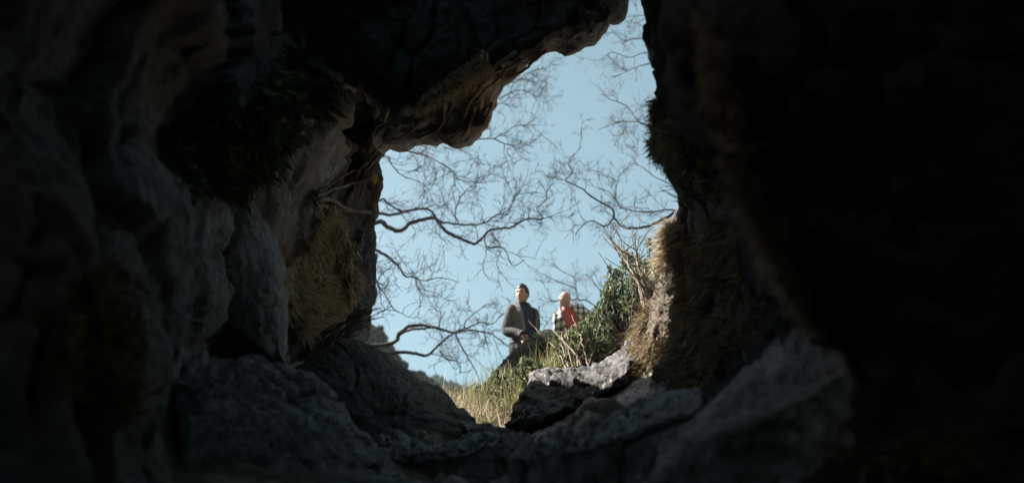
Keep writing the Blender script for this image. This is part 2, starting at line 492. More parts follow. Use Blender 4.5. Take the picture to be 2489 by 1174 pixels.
gc = CV[rv].mean(0); aw = (CV[rv] - gc) * (1, 1, 0); aw /= np.maximum(np.linalg.norm(aw, axis=1, keepdims=True), 1e-6)
up1 = CV[rv] + aw * 0.12 + (0, 0, 0.3) + 0.05 * fbm(CV[rv] * 5, 2, 8)[:, None]; up2 = CV[rv] + aw * 0.5 + (0, 0, 0.8)
nb = len(CV)
CV = np.concatenate([CV, up1, up2]); k1 = len(rv)
q1 = np.stack([rim[:, 0], rim[:, 1], nb + rinv[:, 1], nb + rinv[:, 0]], 1)
q2 = np.stack([nb + rinv[:, 0], nb + rinv[:, 1], nb + k1 + rinv[:, 1], nb + k1 + rinv[:, 0]], 1)
RIMF = np.concatenate([q1, q2])
F_all = F_all[~gap]
# split at the stations where roof, walls and floor meet
st = us[:NU]
def sector(a, b):
    return (st[F_all[:, 0] // NVC] >= a) & (st[F_all[:, 0] // NVC] < b)
i_roof = next(i for i, e in enumerate(EDGE) if e[:2] == (924, 366))
i_l = next(i for i, e in enumerate(EDGE) if e[:2] == (872, 835))
i_f = next(i for i, e in enumerate(EDGE) if e[:2] == (1545, 870))
def piece(name, mask, mat='cave'):
    f = F_all[mask]
    if mat == 'shaded_rock' and name == 'cave_roof': f = np.concatenate([f, RIMF])
    u, inv = np.unique(f, return_inverse=True)
    return add(name, CV[u], inv.reshape(-1, 4), M[mat], kind='structure')
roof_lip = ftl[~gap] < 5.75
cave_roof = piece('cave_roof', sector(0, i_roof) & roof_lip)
piece('cave_roof', sector(0, i_roof) & ~roof_lip, 'shaded_rock')  # face behind the lip coloured black for its shade
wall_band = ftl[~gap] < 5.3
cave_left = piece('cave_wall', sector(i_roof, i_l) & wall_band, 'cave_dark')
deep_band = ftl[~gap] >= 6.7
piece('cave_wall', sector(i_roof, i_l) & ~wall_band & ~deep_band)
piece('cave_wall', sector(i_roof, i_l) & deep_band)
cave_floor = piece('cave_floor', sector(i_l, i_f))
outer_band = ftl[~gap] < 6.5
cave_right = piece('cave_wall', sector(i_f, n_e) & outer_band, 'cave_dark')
piece('cave_wall', sector(i_f, n_e) & ~outer_band, 'shaded_rock')  # near wall darkened by colour to keep it in shade

# ------------------------------------------------------------ boulders
SURF = [(CV, F_all)]                      # surfaces that plants can sit on
BOULDER = {}
def boulder(rows, label, mat='boulder', thick=0.5, nu=150, nv=130, amp=1.0, sharp=1.0, seed=0, name='boulder', group='boulders of the cave mouth', drop=0.25, res=6, cat='boulder'):
    """rows: polylines of (px, py, depth) from the top back edge to the foot; closed behind and rounded at both ends"""
    k = 14
    R = []
    for r in rows:
        r = np.array(r, float)
        l = np.concatenate([[0], np.cumsum(np.linalg.norm(np.diff(W(r), axis=0), axis=1))])
        t = np.interp(np.linspace(0, l[-1], k), l, np.arange(len(r)))
        R.append(crom(W(r), t))
    R = np.array(R)                                         # rows, k, 3
    back = np.array((0, FWD[1], 0)) * thick
    b1 = R[-1] + back * 0.9 - np.array((0, 0, 0.1)); b2 = R[0] + back - np.array((0, 0, drop))
    R = np.concatenate([R, b1[None], b2[None]])
    c0, c1 = R[:, 0].mean(0), R[:, -1].mean(0)
    ext0 = (R[:, 0] - R[:, 1]).mean(0); ext1 = (R[:, -1] - R[:, -2]).mean(0)
    capA = c0 + (R[:, 0] - c0) * 0.55 + ext0 * 0.3; capA2 = np.repeat((c0 + ext0 * 0.45)[None], len(R), 0)
    capB = c1 + (R[:, -1] - c1) * 0.55 + ext1 * 0.3; capB2 = np.repeat((c1 + ext1 * 0.45)[None], len(R), 0)
    R = np.concatenate([capA2[:, None], capA[:, None], R, capB[:, None], capB2[:, None]], 1)
    nr = len(R)
    t = np.linspace(0, nr, nv, endpoint=False)
    g = crom(R, t, closed=True)                             # nv, k+4, 3
    g = crom(np.swapaxes(g, 0, 1), np.linspace(0, R.shape[1] - 1, nu))   # nu, nv, 3
    nn = smooth_field(grid_normals(g, False, True), 4, False, True)
    f = g.reshape(-1, 3); n_ = nn.reshape(-1, 3)
    c = f.mean(0)
    sg = np.sign(np.sum(n_ * (f - c), -1).mean()); n_ = n_ * sg
    wv = f + 0.12 * np.stack([fbm(f * 1.9, 3, 61 + seed), fbm(f * 1.9, 3, 62 + seed), fbm(f * 1.9, 3, 63 + seed)], -1)
    fa, ca = facets(wv + seed, 1.9, 20 + seed); fb, cb = facets(wv * (1, 1, 0.8) + seed, 6.0, 40 + seed)
    d = amp * (0.06 * fbm(f * 1.5 + seed * 3.1, 3, seed) + 0.020 * fbm(f * 4.2 + seed, 3, seed + 5, ridged=True)
               + 0.016 * fbm(f * 12 + seed, 3, seed + 9, ridged=True) + 0.010 * fbm(f * 30, 2, seed + 13)
               + sharp * (0.060 * fa - 0.035 * np.clip(1 - ca / 0.06, 0, 1) + 0.016 * fb - 0.008 * np.clip(1 - cb / 0.10, 0, 1)))
    d -= 0.015 * amp
    V = f + n_ * d[:, None]
    F = grid_faces(nu, nv, wrap_v=True)
    if sg < 0: F = F[:, ::-1]
    o0 = V.mean(0); o0[2] = V[:, 2].min()
    o = add(name, V, F, M[mat], origin=o0, label=label, category=cat)
    if group: o['group'] = group
    SURF.append((V, F))
    BOULDER[label] = (V, F)
    return o

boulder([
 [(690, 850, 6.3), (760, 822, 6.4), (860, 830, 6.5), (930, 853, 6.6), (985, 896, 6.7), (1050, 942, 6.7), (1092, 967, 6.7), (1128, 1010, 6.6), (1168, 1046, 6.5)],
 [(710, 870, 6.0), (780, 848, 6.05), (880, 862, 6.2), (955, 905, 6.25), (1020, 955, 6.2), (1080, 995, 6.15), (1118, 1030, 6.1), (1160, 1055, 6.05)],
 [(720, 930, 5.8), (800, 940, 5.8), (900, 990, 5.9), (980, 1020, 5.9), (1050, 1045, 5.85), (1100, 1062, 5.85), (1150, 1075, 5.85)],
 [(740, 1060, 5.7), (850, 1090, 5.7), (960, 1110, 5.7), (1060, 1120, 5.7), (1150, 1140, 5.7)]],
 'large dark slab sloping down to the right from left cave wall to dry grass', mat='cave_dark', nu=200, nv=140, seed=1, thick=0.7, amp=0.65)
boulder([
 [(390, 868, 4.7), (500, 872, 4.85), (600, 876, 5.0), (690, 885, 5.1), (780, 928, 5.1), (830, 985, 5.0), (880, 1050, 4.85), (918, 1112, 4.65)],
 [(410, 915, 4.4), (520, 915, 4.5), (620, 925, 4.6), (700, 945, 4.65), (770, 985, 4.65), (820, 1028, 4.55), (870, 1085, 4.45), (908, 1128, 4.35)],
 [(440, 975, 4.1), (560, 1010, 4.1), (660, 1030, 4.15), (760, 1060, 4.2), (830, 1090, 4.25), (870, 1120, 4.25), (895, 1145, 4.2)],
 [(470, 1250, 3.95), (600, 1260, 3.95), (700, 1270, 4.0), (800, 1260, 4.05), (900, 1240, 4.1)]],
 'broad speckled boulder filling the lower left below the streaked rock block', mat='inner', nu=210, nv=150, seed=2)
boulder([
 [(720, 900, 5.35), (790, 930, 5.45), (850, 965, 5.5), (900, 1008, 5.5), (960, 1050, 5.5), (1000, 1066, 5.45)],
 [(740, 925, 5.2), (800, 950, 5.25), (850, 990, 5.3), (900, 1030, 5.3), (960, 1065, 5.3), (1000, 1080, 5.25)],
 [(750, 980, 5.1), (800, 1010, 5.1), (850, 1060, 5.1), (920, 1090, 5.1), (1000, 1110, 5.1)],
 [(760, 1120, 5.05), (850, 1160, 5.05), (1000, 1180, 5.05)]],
 'narrow rock coloured as the shaded gap between the sloping slab and the broad speckled boulder', mat='shaded_rock', nu=120, nv=100, seed=3, thick=0.3)  # dark colour paints the shade between the two boulders
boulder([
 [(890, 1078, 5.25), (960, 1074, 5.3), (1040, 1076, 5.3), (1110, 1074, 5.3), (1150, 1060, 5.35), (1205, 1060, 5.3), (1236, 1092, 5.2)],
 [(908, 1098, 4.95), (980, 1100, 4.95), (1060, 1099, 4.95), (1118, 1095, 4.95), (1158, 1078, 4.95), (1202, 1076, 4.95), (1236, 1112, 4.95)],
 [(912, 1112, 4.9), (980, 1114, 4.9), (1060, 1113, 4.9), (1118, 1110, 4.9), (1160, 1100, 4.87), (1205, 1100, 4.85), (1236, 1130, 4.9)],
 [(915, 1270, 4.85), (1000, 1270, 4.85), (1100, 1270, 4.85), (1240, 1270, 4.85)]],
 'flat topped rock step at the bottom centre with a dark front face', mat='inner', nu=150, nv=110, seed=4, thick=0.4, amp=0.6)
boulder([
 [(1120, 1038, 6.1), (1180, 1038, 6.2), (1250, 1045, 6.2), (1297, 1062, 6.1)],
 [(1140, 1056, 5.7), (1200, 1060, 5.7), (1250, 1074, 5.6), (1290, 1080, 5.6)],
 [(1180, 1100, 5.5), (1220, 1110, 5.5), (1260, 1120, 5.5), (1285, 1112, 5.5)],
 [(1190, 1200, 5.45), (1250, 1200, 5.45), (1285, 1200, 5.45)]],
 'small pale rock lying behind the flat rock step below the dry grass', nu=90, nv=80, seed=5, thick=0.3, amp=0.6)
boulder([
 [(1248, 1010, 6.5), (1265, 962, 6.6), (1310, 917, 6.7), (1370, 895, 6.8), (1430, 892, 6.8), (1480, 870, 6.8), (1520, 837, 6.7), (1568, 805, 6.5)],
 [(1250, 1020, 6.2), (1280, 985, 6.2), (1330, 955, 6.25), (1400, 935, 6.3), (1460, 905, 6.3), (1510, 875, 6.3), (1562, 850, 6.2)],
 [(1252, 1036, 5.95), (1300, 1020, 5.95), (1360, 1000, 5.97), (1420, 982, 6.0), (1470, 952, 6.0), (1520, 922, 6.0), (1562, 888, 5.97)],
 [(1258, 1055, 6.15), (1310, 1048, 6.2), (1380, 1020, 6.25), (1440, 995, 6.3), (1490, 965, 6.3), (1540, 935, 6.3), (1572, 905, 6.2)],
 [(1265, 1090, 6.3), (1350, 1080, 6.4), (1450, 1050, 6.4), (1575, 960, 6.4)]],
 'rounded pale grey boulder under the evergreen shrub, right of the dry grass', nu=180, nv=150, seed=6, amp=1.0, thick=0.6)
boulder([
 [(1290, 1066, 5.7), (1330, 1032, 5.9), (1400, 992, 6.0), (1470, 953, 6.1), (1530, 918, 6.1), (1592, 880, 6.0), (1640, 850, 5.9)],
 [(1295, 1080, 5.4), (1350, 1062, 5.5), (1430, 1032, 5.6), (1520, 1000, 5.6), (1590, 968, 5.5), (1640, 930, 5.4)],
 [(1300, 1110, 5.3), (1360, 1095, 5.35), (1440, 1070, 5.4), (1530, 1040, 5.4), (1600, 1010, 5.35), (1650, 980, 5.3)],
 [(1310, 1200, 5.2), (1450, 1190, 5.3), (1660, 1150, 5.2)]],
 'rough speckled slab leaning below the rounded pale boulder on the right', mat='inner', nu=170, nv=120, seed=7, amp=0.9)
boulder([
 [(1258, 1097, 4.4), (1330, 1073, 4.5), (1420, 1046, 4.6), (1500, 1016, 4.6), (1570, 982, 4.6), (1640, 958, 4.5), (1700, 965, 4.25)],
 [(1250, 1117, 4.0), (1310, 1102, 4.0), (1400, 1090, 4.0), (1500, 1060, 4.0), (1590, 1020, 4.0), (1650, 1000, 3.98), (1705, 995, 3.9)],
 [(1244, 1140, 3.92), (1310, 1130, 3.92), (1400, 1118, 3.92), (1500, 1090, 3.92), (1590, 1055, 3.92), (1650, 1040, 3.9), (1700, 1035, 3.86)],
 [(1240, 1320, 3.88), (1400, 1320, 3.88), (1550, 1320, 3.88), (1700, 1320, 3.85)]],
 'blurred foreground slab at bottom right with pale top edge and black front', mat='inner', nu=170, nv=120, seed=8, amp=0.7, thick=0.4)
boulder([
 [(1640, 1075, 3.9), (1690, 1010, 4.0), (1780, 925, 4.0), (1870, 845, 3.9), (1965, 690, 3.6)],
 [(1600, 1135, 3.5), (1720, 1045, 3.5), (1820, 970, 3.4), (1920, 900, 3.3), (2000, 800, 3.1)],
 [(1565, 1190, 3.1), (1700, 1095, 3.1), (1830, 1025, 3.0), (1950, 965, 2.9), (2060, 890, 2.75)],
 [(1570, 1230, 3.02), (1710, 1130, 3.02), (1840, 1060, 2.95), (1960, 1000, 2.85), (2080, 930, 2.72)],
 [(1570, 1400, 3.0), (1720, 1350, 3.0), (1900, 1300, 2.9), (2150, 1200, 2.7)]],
 'long blurred slab rising along the foot of the shaded near wall on the right', mat='inner', nu=170, nv=120, seed=9, amp=0.7, thick=0.4)
boulder([
 [(640, 440, 5.9), (680, 560, 5.9), (700, 680, 5.9), (697, 780, 5.9), (692, 888, 5.8)],
 [(600, 465, 5.4), (655, 580, 5.3), (684, 680, 5.3), (688, 780, 5.3), (689, 878, 5.3)],
 [(540, 480, 5.15), (570, 580, 5.05), (600, 680, 5.05), (630, 760, 5.1), (672, 856, 5.2)],
 [(488, 490, 5.05), (490, 600, 5.0), (505, 700, 4.95), (540, 775, 5.05), (645, 858, 5.15)],
 [(480, 500, 5.3), (480, 600, 5.25), (500, 700, 5.25), (560, 800, 5.4), (660, 880, 5.5)]],
 'tall streaked rock block with pointed foot standing against the left cave wall', mat='block', nu=150, nv=140, seed=10, amp=0.7, sharp=0.3, thick=0.4, drop=0.0)
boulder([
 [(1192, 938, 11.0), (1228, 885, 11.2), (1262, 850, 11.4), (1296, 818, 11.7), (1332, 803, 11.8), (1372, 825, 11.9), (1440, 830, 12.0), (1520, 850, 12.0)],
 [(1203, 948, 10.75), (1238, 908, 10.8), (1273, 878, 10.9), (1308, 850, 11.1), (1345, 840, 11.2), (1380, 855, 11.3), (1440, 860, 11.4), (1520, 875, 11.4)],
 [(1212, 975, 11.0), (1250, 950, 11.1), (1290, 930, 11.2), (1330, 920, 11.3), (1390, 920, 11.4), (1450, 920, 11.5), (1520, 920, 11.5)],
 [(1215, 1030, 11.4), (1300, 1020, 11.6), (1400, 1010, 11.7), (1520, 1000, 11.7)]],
 'mossy hump of rock coloured as in shade that the man in the grey coat stands behind', mat='mound', nu=130, nv=100, seed=11, amp=0.9, sharp=0.4, thick=0.5, group=None, cat='rock')

# ------------------------------------------------------------ ground outside and hills
def terrain_z(x, y):
    z = np.interp(y, [0, 5.0, 6.9, 7.6, 9.3, 11.4, 14.0, 16.0, 28.0, 45.0, 90.0], [-3.0, 0.2, 2.0, 2.45, 3.22, 3.66, 4.99, 5.1, 5.1, 5.6, 9.0]) + CAM[2]
    z = z + np.clip(-x - 2.2, 0, 30) * 0.5 * np.clip((y - 5.5) / 4, 0, 1) * np.clip(1 - (y - 20) / 60, 0.3, 1)   # bank on the left
    z = z + 3.3 * np.exp(-((x + 3.7) / 0.8) ** 2) * np.exp(-((y - 11.4) / 1.25) ** 4)      # unseen outcrop added behind the left wall to shade the hump
    z = z + np.clip(x - 1.2, 0, 4) * 0.35 * np.clip((y - 6) / 3, 0, 1)
    return z
gx = np.concatenate([np.linspace(-125, -20, 14)[:-1], np.linspace(-20, -4, 30)[:-1], np.linspace(-4, 4, 90)[:-1], np.linspace(4, 20, 24)[:-1], np.linspace(20, 125, 14)])
gy = np.concatenate([np.linspace(6.2, 14, 90)[:-1], np.linspace(14, 40, 40)[:-1], np.linspace(40, 128, 24)])
XX, YY = np.meshgrid(gx, gy, indexing='ij')
ZZ = terrain_z(XX, YY)
pp = np.stack([XX, YY, ZZ], -1).reshape(-1, 3)
pp[:, 2] += 0.10 * fbm(pp * (1.1, 1.1, 0), 4, 77) * np.clip((pp[:, 1] - 6.5), 0, 1)
Fg = grid_faces(len(gx), len(gy))
ground = add('ground', pp, Fg, M['soil'], kind='structure')
SURF.append((pp, Fg))

def hill(name, ridge, y0, foot, n=130, m=70, seed=0, amp=1.0):
    """ridge: (px, py) seen at distance y0; slopes towards the viewer and away"""
    R = np.array([WY(px, py, y0) for px, py in ridge])
    t = np.linspace(0, len(R) - 1, n)
    rr = crom(R, t)
    prof = np.linspace(-1, 1, m)
    V = np.zeros((n, m, 3))
    for j, s in enumerate(prof):
        h = max(0.0, 1 - 1.3 * abs(s))
        V[:, j, 0] = rr[:, 0]
        V[:, j, 1] = rr[:, 1] + s * y0 * 0.35
        V[:, j, 2] = foot + (rr[:, 2] - foot) * h
    V = V.reshape(-1, 3)
    V[:, 2] += amp * (0.9 * fbm(V * 0.35, 4, seed) + 0.5 * fbm(V * 1.3, 3, seed + 3)) * np.clip(V[:, 2] - foot, 0, 3) / 3
    return add(name, V, grid_faces(n, m), M['hill'], kind='structure')
hill('hill', [(100, 430), (500, 560), (700, 660), (820, 745), (880, 782), (915, 800), (950, 850), (985, 890), (1050, 928), (1110, 985), (1200, 1060), (1300, 1100)], 34, 5.0, seed=5, amp=0.10)
hill('hill', [(600, 860), (850, 900), (980, 932), (1040, 925), (1072, 918), (1105, 932), (1150, 950), (1250, 965), (1500, 985), (1900, 960)], 75, 6.0, seed=6, amp=0.6)

def crowns(name, ridge, y0, n, size, label, seed):
    """far wood on a hill: lumpy crowns as one mass"""
    R = np.array([WY(px, py, y0) for px, py in ridge])
    r_ = np.random.default_rng(seed)
    ico = []
    for i in range(5):
        for j in range(8):
            ph = -0.6 + i * 0.53; th = j * math.pi / 4 + i * 0.4
            ico.append((math.cos(ph) * math.cos(th), math.cos(ph) * math.sin(th), math.sin(ph)))
    ico = np.array(ico); f0 = grid_faces(5, 8, wrap_v=True)
    VV, FF = [], []
    for k in range(n):
        t = r_.uniform(0, len(R) - 1.001); p = crom(R, [t])[0]
        s = r_.uniform(-0.40, 0.06); h = max(0.0, 1 - 1.3 * abs(s))
        q = np.array((p[0] + r_.normal(0, 0.12), p[1] + s * y0 * 0.35, 5 + (p[2] - 5) * h - size * 0.9))
        sc = size * r_.uniform(0.5, 1.25)
        v = q + ico * sc * np.array((1, 1, 1.15)) * (1 + 0.2 * r_.normal(0, 1, (40, 1)))
        FF.append(f0 + 40 * k); VV.append(v)
    VV = np.concatenate(VV)
    return add(name, VV, np.concatenate(FF), M['wood'], smooth=False, kind='stuff', origin=VV.mean(0), label=label, category='woodland')
M['wood'] = leaf_mat('far_wood', [(0.0, (0.006, 0.014, 0.011)), (0.6, (0.012, 0.026, 0.019)), (1.0, (0.024, 0.038, 0.023))], trans=0.0, rough=0.9, spec=0.05)
crowns('far_wood', [(790, 725), (880, 782), (915, 800), (950, 850), (985, 890), (1050, 928), (1090, 965)], 34, 3200, 0.15, 'dark woods covering the steep hill behind the sloping slab', 4)
crowns('far_wood', [(850, 900), (980, 932), (1040, 925), (1072, 918), (1105, 932), (1150, 950), (1250, 965)], 75, 1600, 0.42, 'teal green woods on the small far hill low in the opening', 5)
# ------------------------------------------------------------ where surfaces are seen, so plants can sit on them
SP, SN, SA = [], [], []
for V_, F_ in SURF:
    q = V_[F_]
    c_ = q.mean(1)
    n_ = np.cross(q[:, 2] - q[:, 0], q[:, 3] - q[:, 1])
    a_ = np.linalg.norm(n_, axis=1)
    n_ = n_ / np.maximum(a_, 1e-12)[:, None]
    px_ = PX(c_)
    ok = (px_[:, 2] > 0.5) & (px_[:, 0] > -300) & (px_[:, 0] < 2800) & (px_[:, 1] > -300) & (px_[:, 1] < 1500)
    SP.append(c_[ok]); SN.append(n_[ok]); SA.append(0.5 * a_[ok])
SP = np.concatenate(SP); SN = np.concatenate(SN); SA = np.concatenate(SA)
SPX = PX(SP)
flip = np.sum(SN * (SP - CAM), -1) > 0
SN[flip] *= -1
CELL = 10.0
def _cell(px, py): return (np.clip((px + 300) / CELL, 0, 319).astype(int), np.clip((py + 300) / CELL, 0, 179).astype(int))
ZB = np.full((320, 180), 1e9)
ci, cj = _cell(SPX[:, 0], SPX[:, 1])
np.minimum.at(ZB, (ci, cj), SPX[:, 2])
ZM = ZB.copy()
for dx in (-1, 0, 1):
    for dy in (-1, 0, 1):
        ZM = np.minimum(ZM, np.roll(np.roll(ZB, dx, 0), dy, 1))
VIS = SPX[:, 2] < ZB[ci, cj] + 0.12 * np.maximum(1, SPX[:, 2] / 4)
def depth_at(px, py):
    i, j = _cell(np.array([px]), np.array([py])); i, j = i[0], j[0]
    b = ZB[max(0, i - 1):i + 2, max(0, j - 1):j + 2]; b = b[b < 1e8]
    return float(np.median(b)) if len(b) else 7.0

def scatter(poly, n, dmin=0, dmax=99, ragged=14, clump=0.0):
    jx = ragged * fbm(SP * 6.0, 2, 91); jy = ragged * fbm(SP * 6.0, 2, 92)
    m = VIS & in_poly(SPX[:, 0] + jx * 2, SPX[:, 1] + jy * 2, poly) & (SPX[:, 2] > dmin) & (SPX[:, 2] < dmax)
    ids = np.nonzero(m)[0]
    if len(ids) == 0: return np.zeros((0, 3)), np.zeros((0, 3))
    w = SA[ids]
    if clump: w = w * np.clip(0.5 + clump * fbm(SP[ids] * 4.5, 3, 95), 0.02, 2)
    pick = rng.choice(ids, n, p=w / w.sum())
    s = np.sqrt(SA[pick])[:, None]
    return SP[pick] + rng.normal(0, 0.5, (n, 3)) * s, SN[pick]

def blades(P, Nn_, length, width, hang=0.6, out=0.5, rnd=0.35, curl=0.5, segs=3):
    """thin tapered strips growing from P; hang > 0 droops, < 0 stands up"""
    n = len(P)
    L = rng.uniform(length[0], length[1], n) * rng.uniform(0.7, 1.15, n)
    Wd = rng.uniform(width[0], width[1], n)
    g = np.array((0, 0, -1.0))
    D = Nn_ * out + g * hang * 0.5 + rng.normal(0, rnd, (n, 3))
    D /= np.linalg.norm(D, axis=1, keepdims=True)
    D2 = D * (1 - abs(curl)) + g * hang * 0.8 * abs(curl) + rng.normal(0, rnd * 0.7, (n, 3))
    D2 /= np.linalg.norm(D2, axis=1, keepdims=True)
    S = np.cross(D, rng.normal(0, 1, (n, 3))); S /= np.maximum(np.linalg.norm(S, axis=1, keepdims=True), 1e-6)
    rows = []
    for k in range(segs + 1):
        t = k / segs
        c = P + (D * (1 - t * 0.5) + D2 * (t * 0.5)) * (L * t)[:, None]
        if k < segs:
            w_ = (Wd * 0.5 * (1 - 0.65 * t))[:, None]
            rows += [c - S * w_, c + S * w_]
        else: rows += [c]
    V = np.stack(rows, 1); m = V.shape[1]
    f = []
    for k in range(segs - 1):
        a = 2 * k
        f += [(a, a + 1, a + 3), (a, a + 3, a + 2)]
    f += [(2 * segs - 2, 2 * segs - 1, 2 * segs)]
    F = (np.array(f)[None] + (np.arange(n) * m)[:, None, None]).reshape(-1, 3)
    return V.reshape(-1, 3), F

def leaves(P, D, length, width, fold=0.25):
    """folded pointed leaves at P along D"""
    n = len(P)
    L = (rng.uniform(length[0], length[1], n))[:, None]; Wd = (rng.uniform(width[0], width[1], n) * 0.5)[:, None]
    D = D / np.maximum(np.linalg.norm(D, axis=1, keepdims=True), 1e-9)
    S = np.cross(D, rng.normal(0, 1, (n, 3))); S /= np.maximum(np.linalg.norm(S, axis=1, keepdims=True), 1e-6)
    U = np.cross(S, D)
    V = np.stack([P, P + D * L * 0.35 + S * Wd + U * Wd * fold, P + D * L * 0.72 + S * Wd * 0.8 + U * Wd * fold, P + D * L - U * L * 0.08,
                  P + D * L * 0.72 - S * Wd * 0.8 + U * Wd * fold, P + D * L * 0.35 - S * Wd + U * Wd * fold, P + D * L * 0.5], 1)
    f = np.array([(0, 1, 6), (1, 2, 6), (2, 3, 6), (3, 4, 6), (4, 5, 6), (5, 0, 6)])
    F = (f[None] + (np.arange(n) * 7)[:, None, None]).reshape(-1, 3)
    return V.reshape(-1, 3), F

def stuff(name, parts, mat, label, category):
    V = []; F = []; n = 0
    for v, f in parts:
        V.append(v); F.append(f + n); n += len(v)
    V = np.concatenate(V); F = np.concatenate(F)
    o0 = V.mean(0)
    return add(name, V, F, M[mat], smooth=False, origin=o0, kind='stuff', label=label, category=category)

M['straw'] = leaf_mat('dry_straw', [(0.0, (0.16, 0.12, 0.075)), (0.4, (0.33, 0.265, 0.17)), (0.75, (0.45, 0.375, 0.26)), (1.0, (0.58, 0.51, 0.38))], trans=0.3)
M['tan'] = leaf_mat('tan_grass', [(0.0, (0.24, 0.185, 0.11)), (0.4, (0.46, 0.37, 0.235)), (0.8, (0.62, 0.52, 0.35)), (1.0, (0.72, 0.63, 0.47))], trans=0.3)
M['moss'] = leaf_mat('brown_moss', [(0.0, (0.07, 0.055, 0.03)), (0.5, (0.19, 0.145, 0.075)), (0.85, (0.30, 0.235, 0.13)), (1.0, (0.42, 0.34, 0.20))], trans=0.2)
M['olive'] = leaf_mat('olive_moss', [(0.0, (0.10, 0.08, 0.035)), (0.5, (0.30, 0.23, 0.10)), (1.0, (0.50, 0.41, 0.21))], trans=0.2)
M['fern'] = leaf_mat('dark_green_leaf', [(0.0, (0.03, 0.05, 0.025)), (0.5, (0.08, 0.12, 0.05)), (0.85, (0.17, 0.21, 0.09)), (1.0, (0.36, 0.36, 0.2))], trans=0.25)
M['evergreen'] = leaf_mat('evergreen_leaf', [(0.0, (0.022, 0.042, 0.022)), (0.45, (0.055, 0.09, 0.038)), (0.75, (0.14, 0.165, 0.07)), (1.0, (0.34, 0.33, 0.17))], trans=0.3, rough=0.65, spec=0.15)
M['bark'] = plain_mat('grey_bark', (0.038, 0.036, 0.037), var=0.5, scale=25, bump=0.6)
M['twig'] = plain_mat('bare_twig', (0.040, 0.036, 0.036), var=0.3, scale=8, bump=0.0)
M['stem'] = plain_mat('pale_brown_stem', (0.15, 0.115, 0.085), var=0.45, scale=18, bump=0.4)
M['darkstem'] = plain_mat('dark_stem', (0.05, 0.04, 0.035), var=0.4, scale=18, bump=0.3)
M['root'] = plain_mat('pale_root', (0.20, 0.165, 0.125), var=0.5, scale=14, bump=0.5)
M['yellow'] = leaf_mat('yellow_leaf', [(0.0, (0.75, 0.66, 0.20)), (1.0, (0.8, 0.7, 0.25))], trans=0.7)

# ------------------------------------------------------------ moss, dry grass and leaves on the rock
P_, N_ = scatter([(765, 520), (805, 498), (845, 560), (870, 640), (868, 700), (840, 745), (800, 790), (730, 815), (703, 760), (690, 690), (720, 620), (748, 560)], 8000, 5.5, 7.5, ragged=10, clump=1.0)
stuff('hanging_grass', [blades(P_, N_, (0.06, 0.17), (0.005, 0.011), hang=1.0, out=0.6, rnd=0.36)], 'tan', 'thick mat of tan dry grass hanging on left cave wall', 'dry grass')
P_, N_ = scatter([(235, 650), (280, 615), (345, 690), (362, 800), (352, 900), (330, 1020), (250, 1045), (180, 1000), (130, 880), (90, 850), (130, 740)], 4500, 2.2, 4.6, ragged=20, clump=1.3)
stuff('moss', [blades(P_, N_, (0.03, 0.085), (0.006, 0.014), hang=0.5, out=0.6, rnd=0.5)], 'olive', 'clumpy olive brown moss on near left cave wall, low down', 'moss')
P_, N_ = scatter([(560, 230), (760, 90), (815, 190), (740, 265), (690, 360), (655, 450), (580, 475), (470, 470), (440, 350)], 2600, 3.0, 6.5, ragged=30, clump=1.2)
D_ = N_ * 0.7 + rng.normal(0, 0.6, N_.shape) + np.array((0, 0, -0.5))
i_ = len(P_) // 2
stuff('wall_foliage', [leaves(P_[:i_], D_[:i_], (0.05, 0.14), (0.02, 0.05)), blades(P_[i_:], N_[i_:], (0.10, 0.28), (0.004, 0.010), hang=0.9, out=0.7, rnd=0.4)],
      'fern', 'dark green leaves and blades hanging on the upper left cave wall', 'foliage')
P_, N_ = scatter([(980, 252), (1058, 207), (1098, 172), (1160, 132), (1190, 130), (1180, 185), (1135, 215), (1085, 242), (1000, 265)], 4200, 4.6, 6.4, ragged=6, clump=0.8)
stuff('moss', [blades(P_, N_, (0.03, 0.08), (0.004, 0.009), hang=0.6, out=0.7, rnd=0.4)], 'tan', 'strip of pale fuzzy moss under the edge of the cave roof', 'moss')
P_, N_ = scatter([(1570, 350), (1585, 255), (1640, 215), (1700, 270), (1745, 380), (1700, 440), (1620, 415)], 6500, 4.6, 6.8, ragged=8, clump=1.0)
stuff('moss', [blades(P_, N_, (0.03, 0.09), (0.004, 0.010), hang=0.5, out=0.7, rnd=0.5)], 'moss', 'brown moss covering the bulge halfway up the right edge of the cave mouth', 'moss')
P_, N_ = scatter([(1655, 490), (1665, 440), (1700, 430), (1705, 490)], 160, 4.4, 6.8, ragged=3)
stuff('grass_tuft', [blades(P_, N_, (0.08, 0.20), (0.006, 0.012), hang=-0.9, out=0.5, rnd=0.25)], 'fern', 'small tuft of green blades on a ledge below the brown moss bulge', 'grass tuft')
P_, N_ = scatter([(1705, 440), (1712, 385), (1780, 380), (1800, 470), (1740, 470)], 420, 4.0, 6.8, ragged=8)
stuff('dry_leaves', [leaves(P_, N_ + rng.normal(0, 0.6, N_.shape), (0.03, 0.08), (0.015, 0.035))], 'straw', 'cluster of pale dry leaves beside the green tuft on the right wall', 'dry leaves')
shag = [(1555, 770), (1600, 690), (1660, 610), (1720, 545), (1860, 540), (1930, 650), (1890, 760), (1810, 850), (1700, 940), (1630, 930), (1570, 870)]
P_, N_ = scatter(shag, 8000, 4.0, 6.9, ragged=16, clump=2.4)
P2_, N2_ = scatter([(1545, 790), (1560, 720), (1600, 650), (1660, 660), (1660, 900), (1600, 920), (1550, 870)], 2400, 5.0, 6.9, ragged=14, clump=2.0)
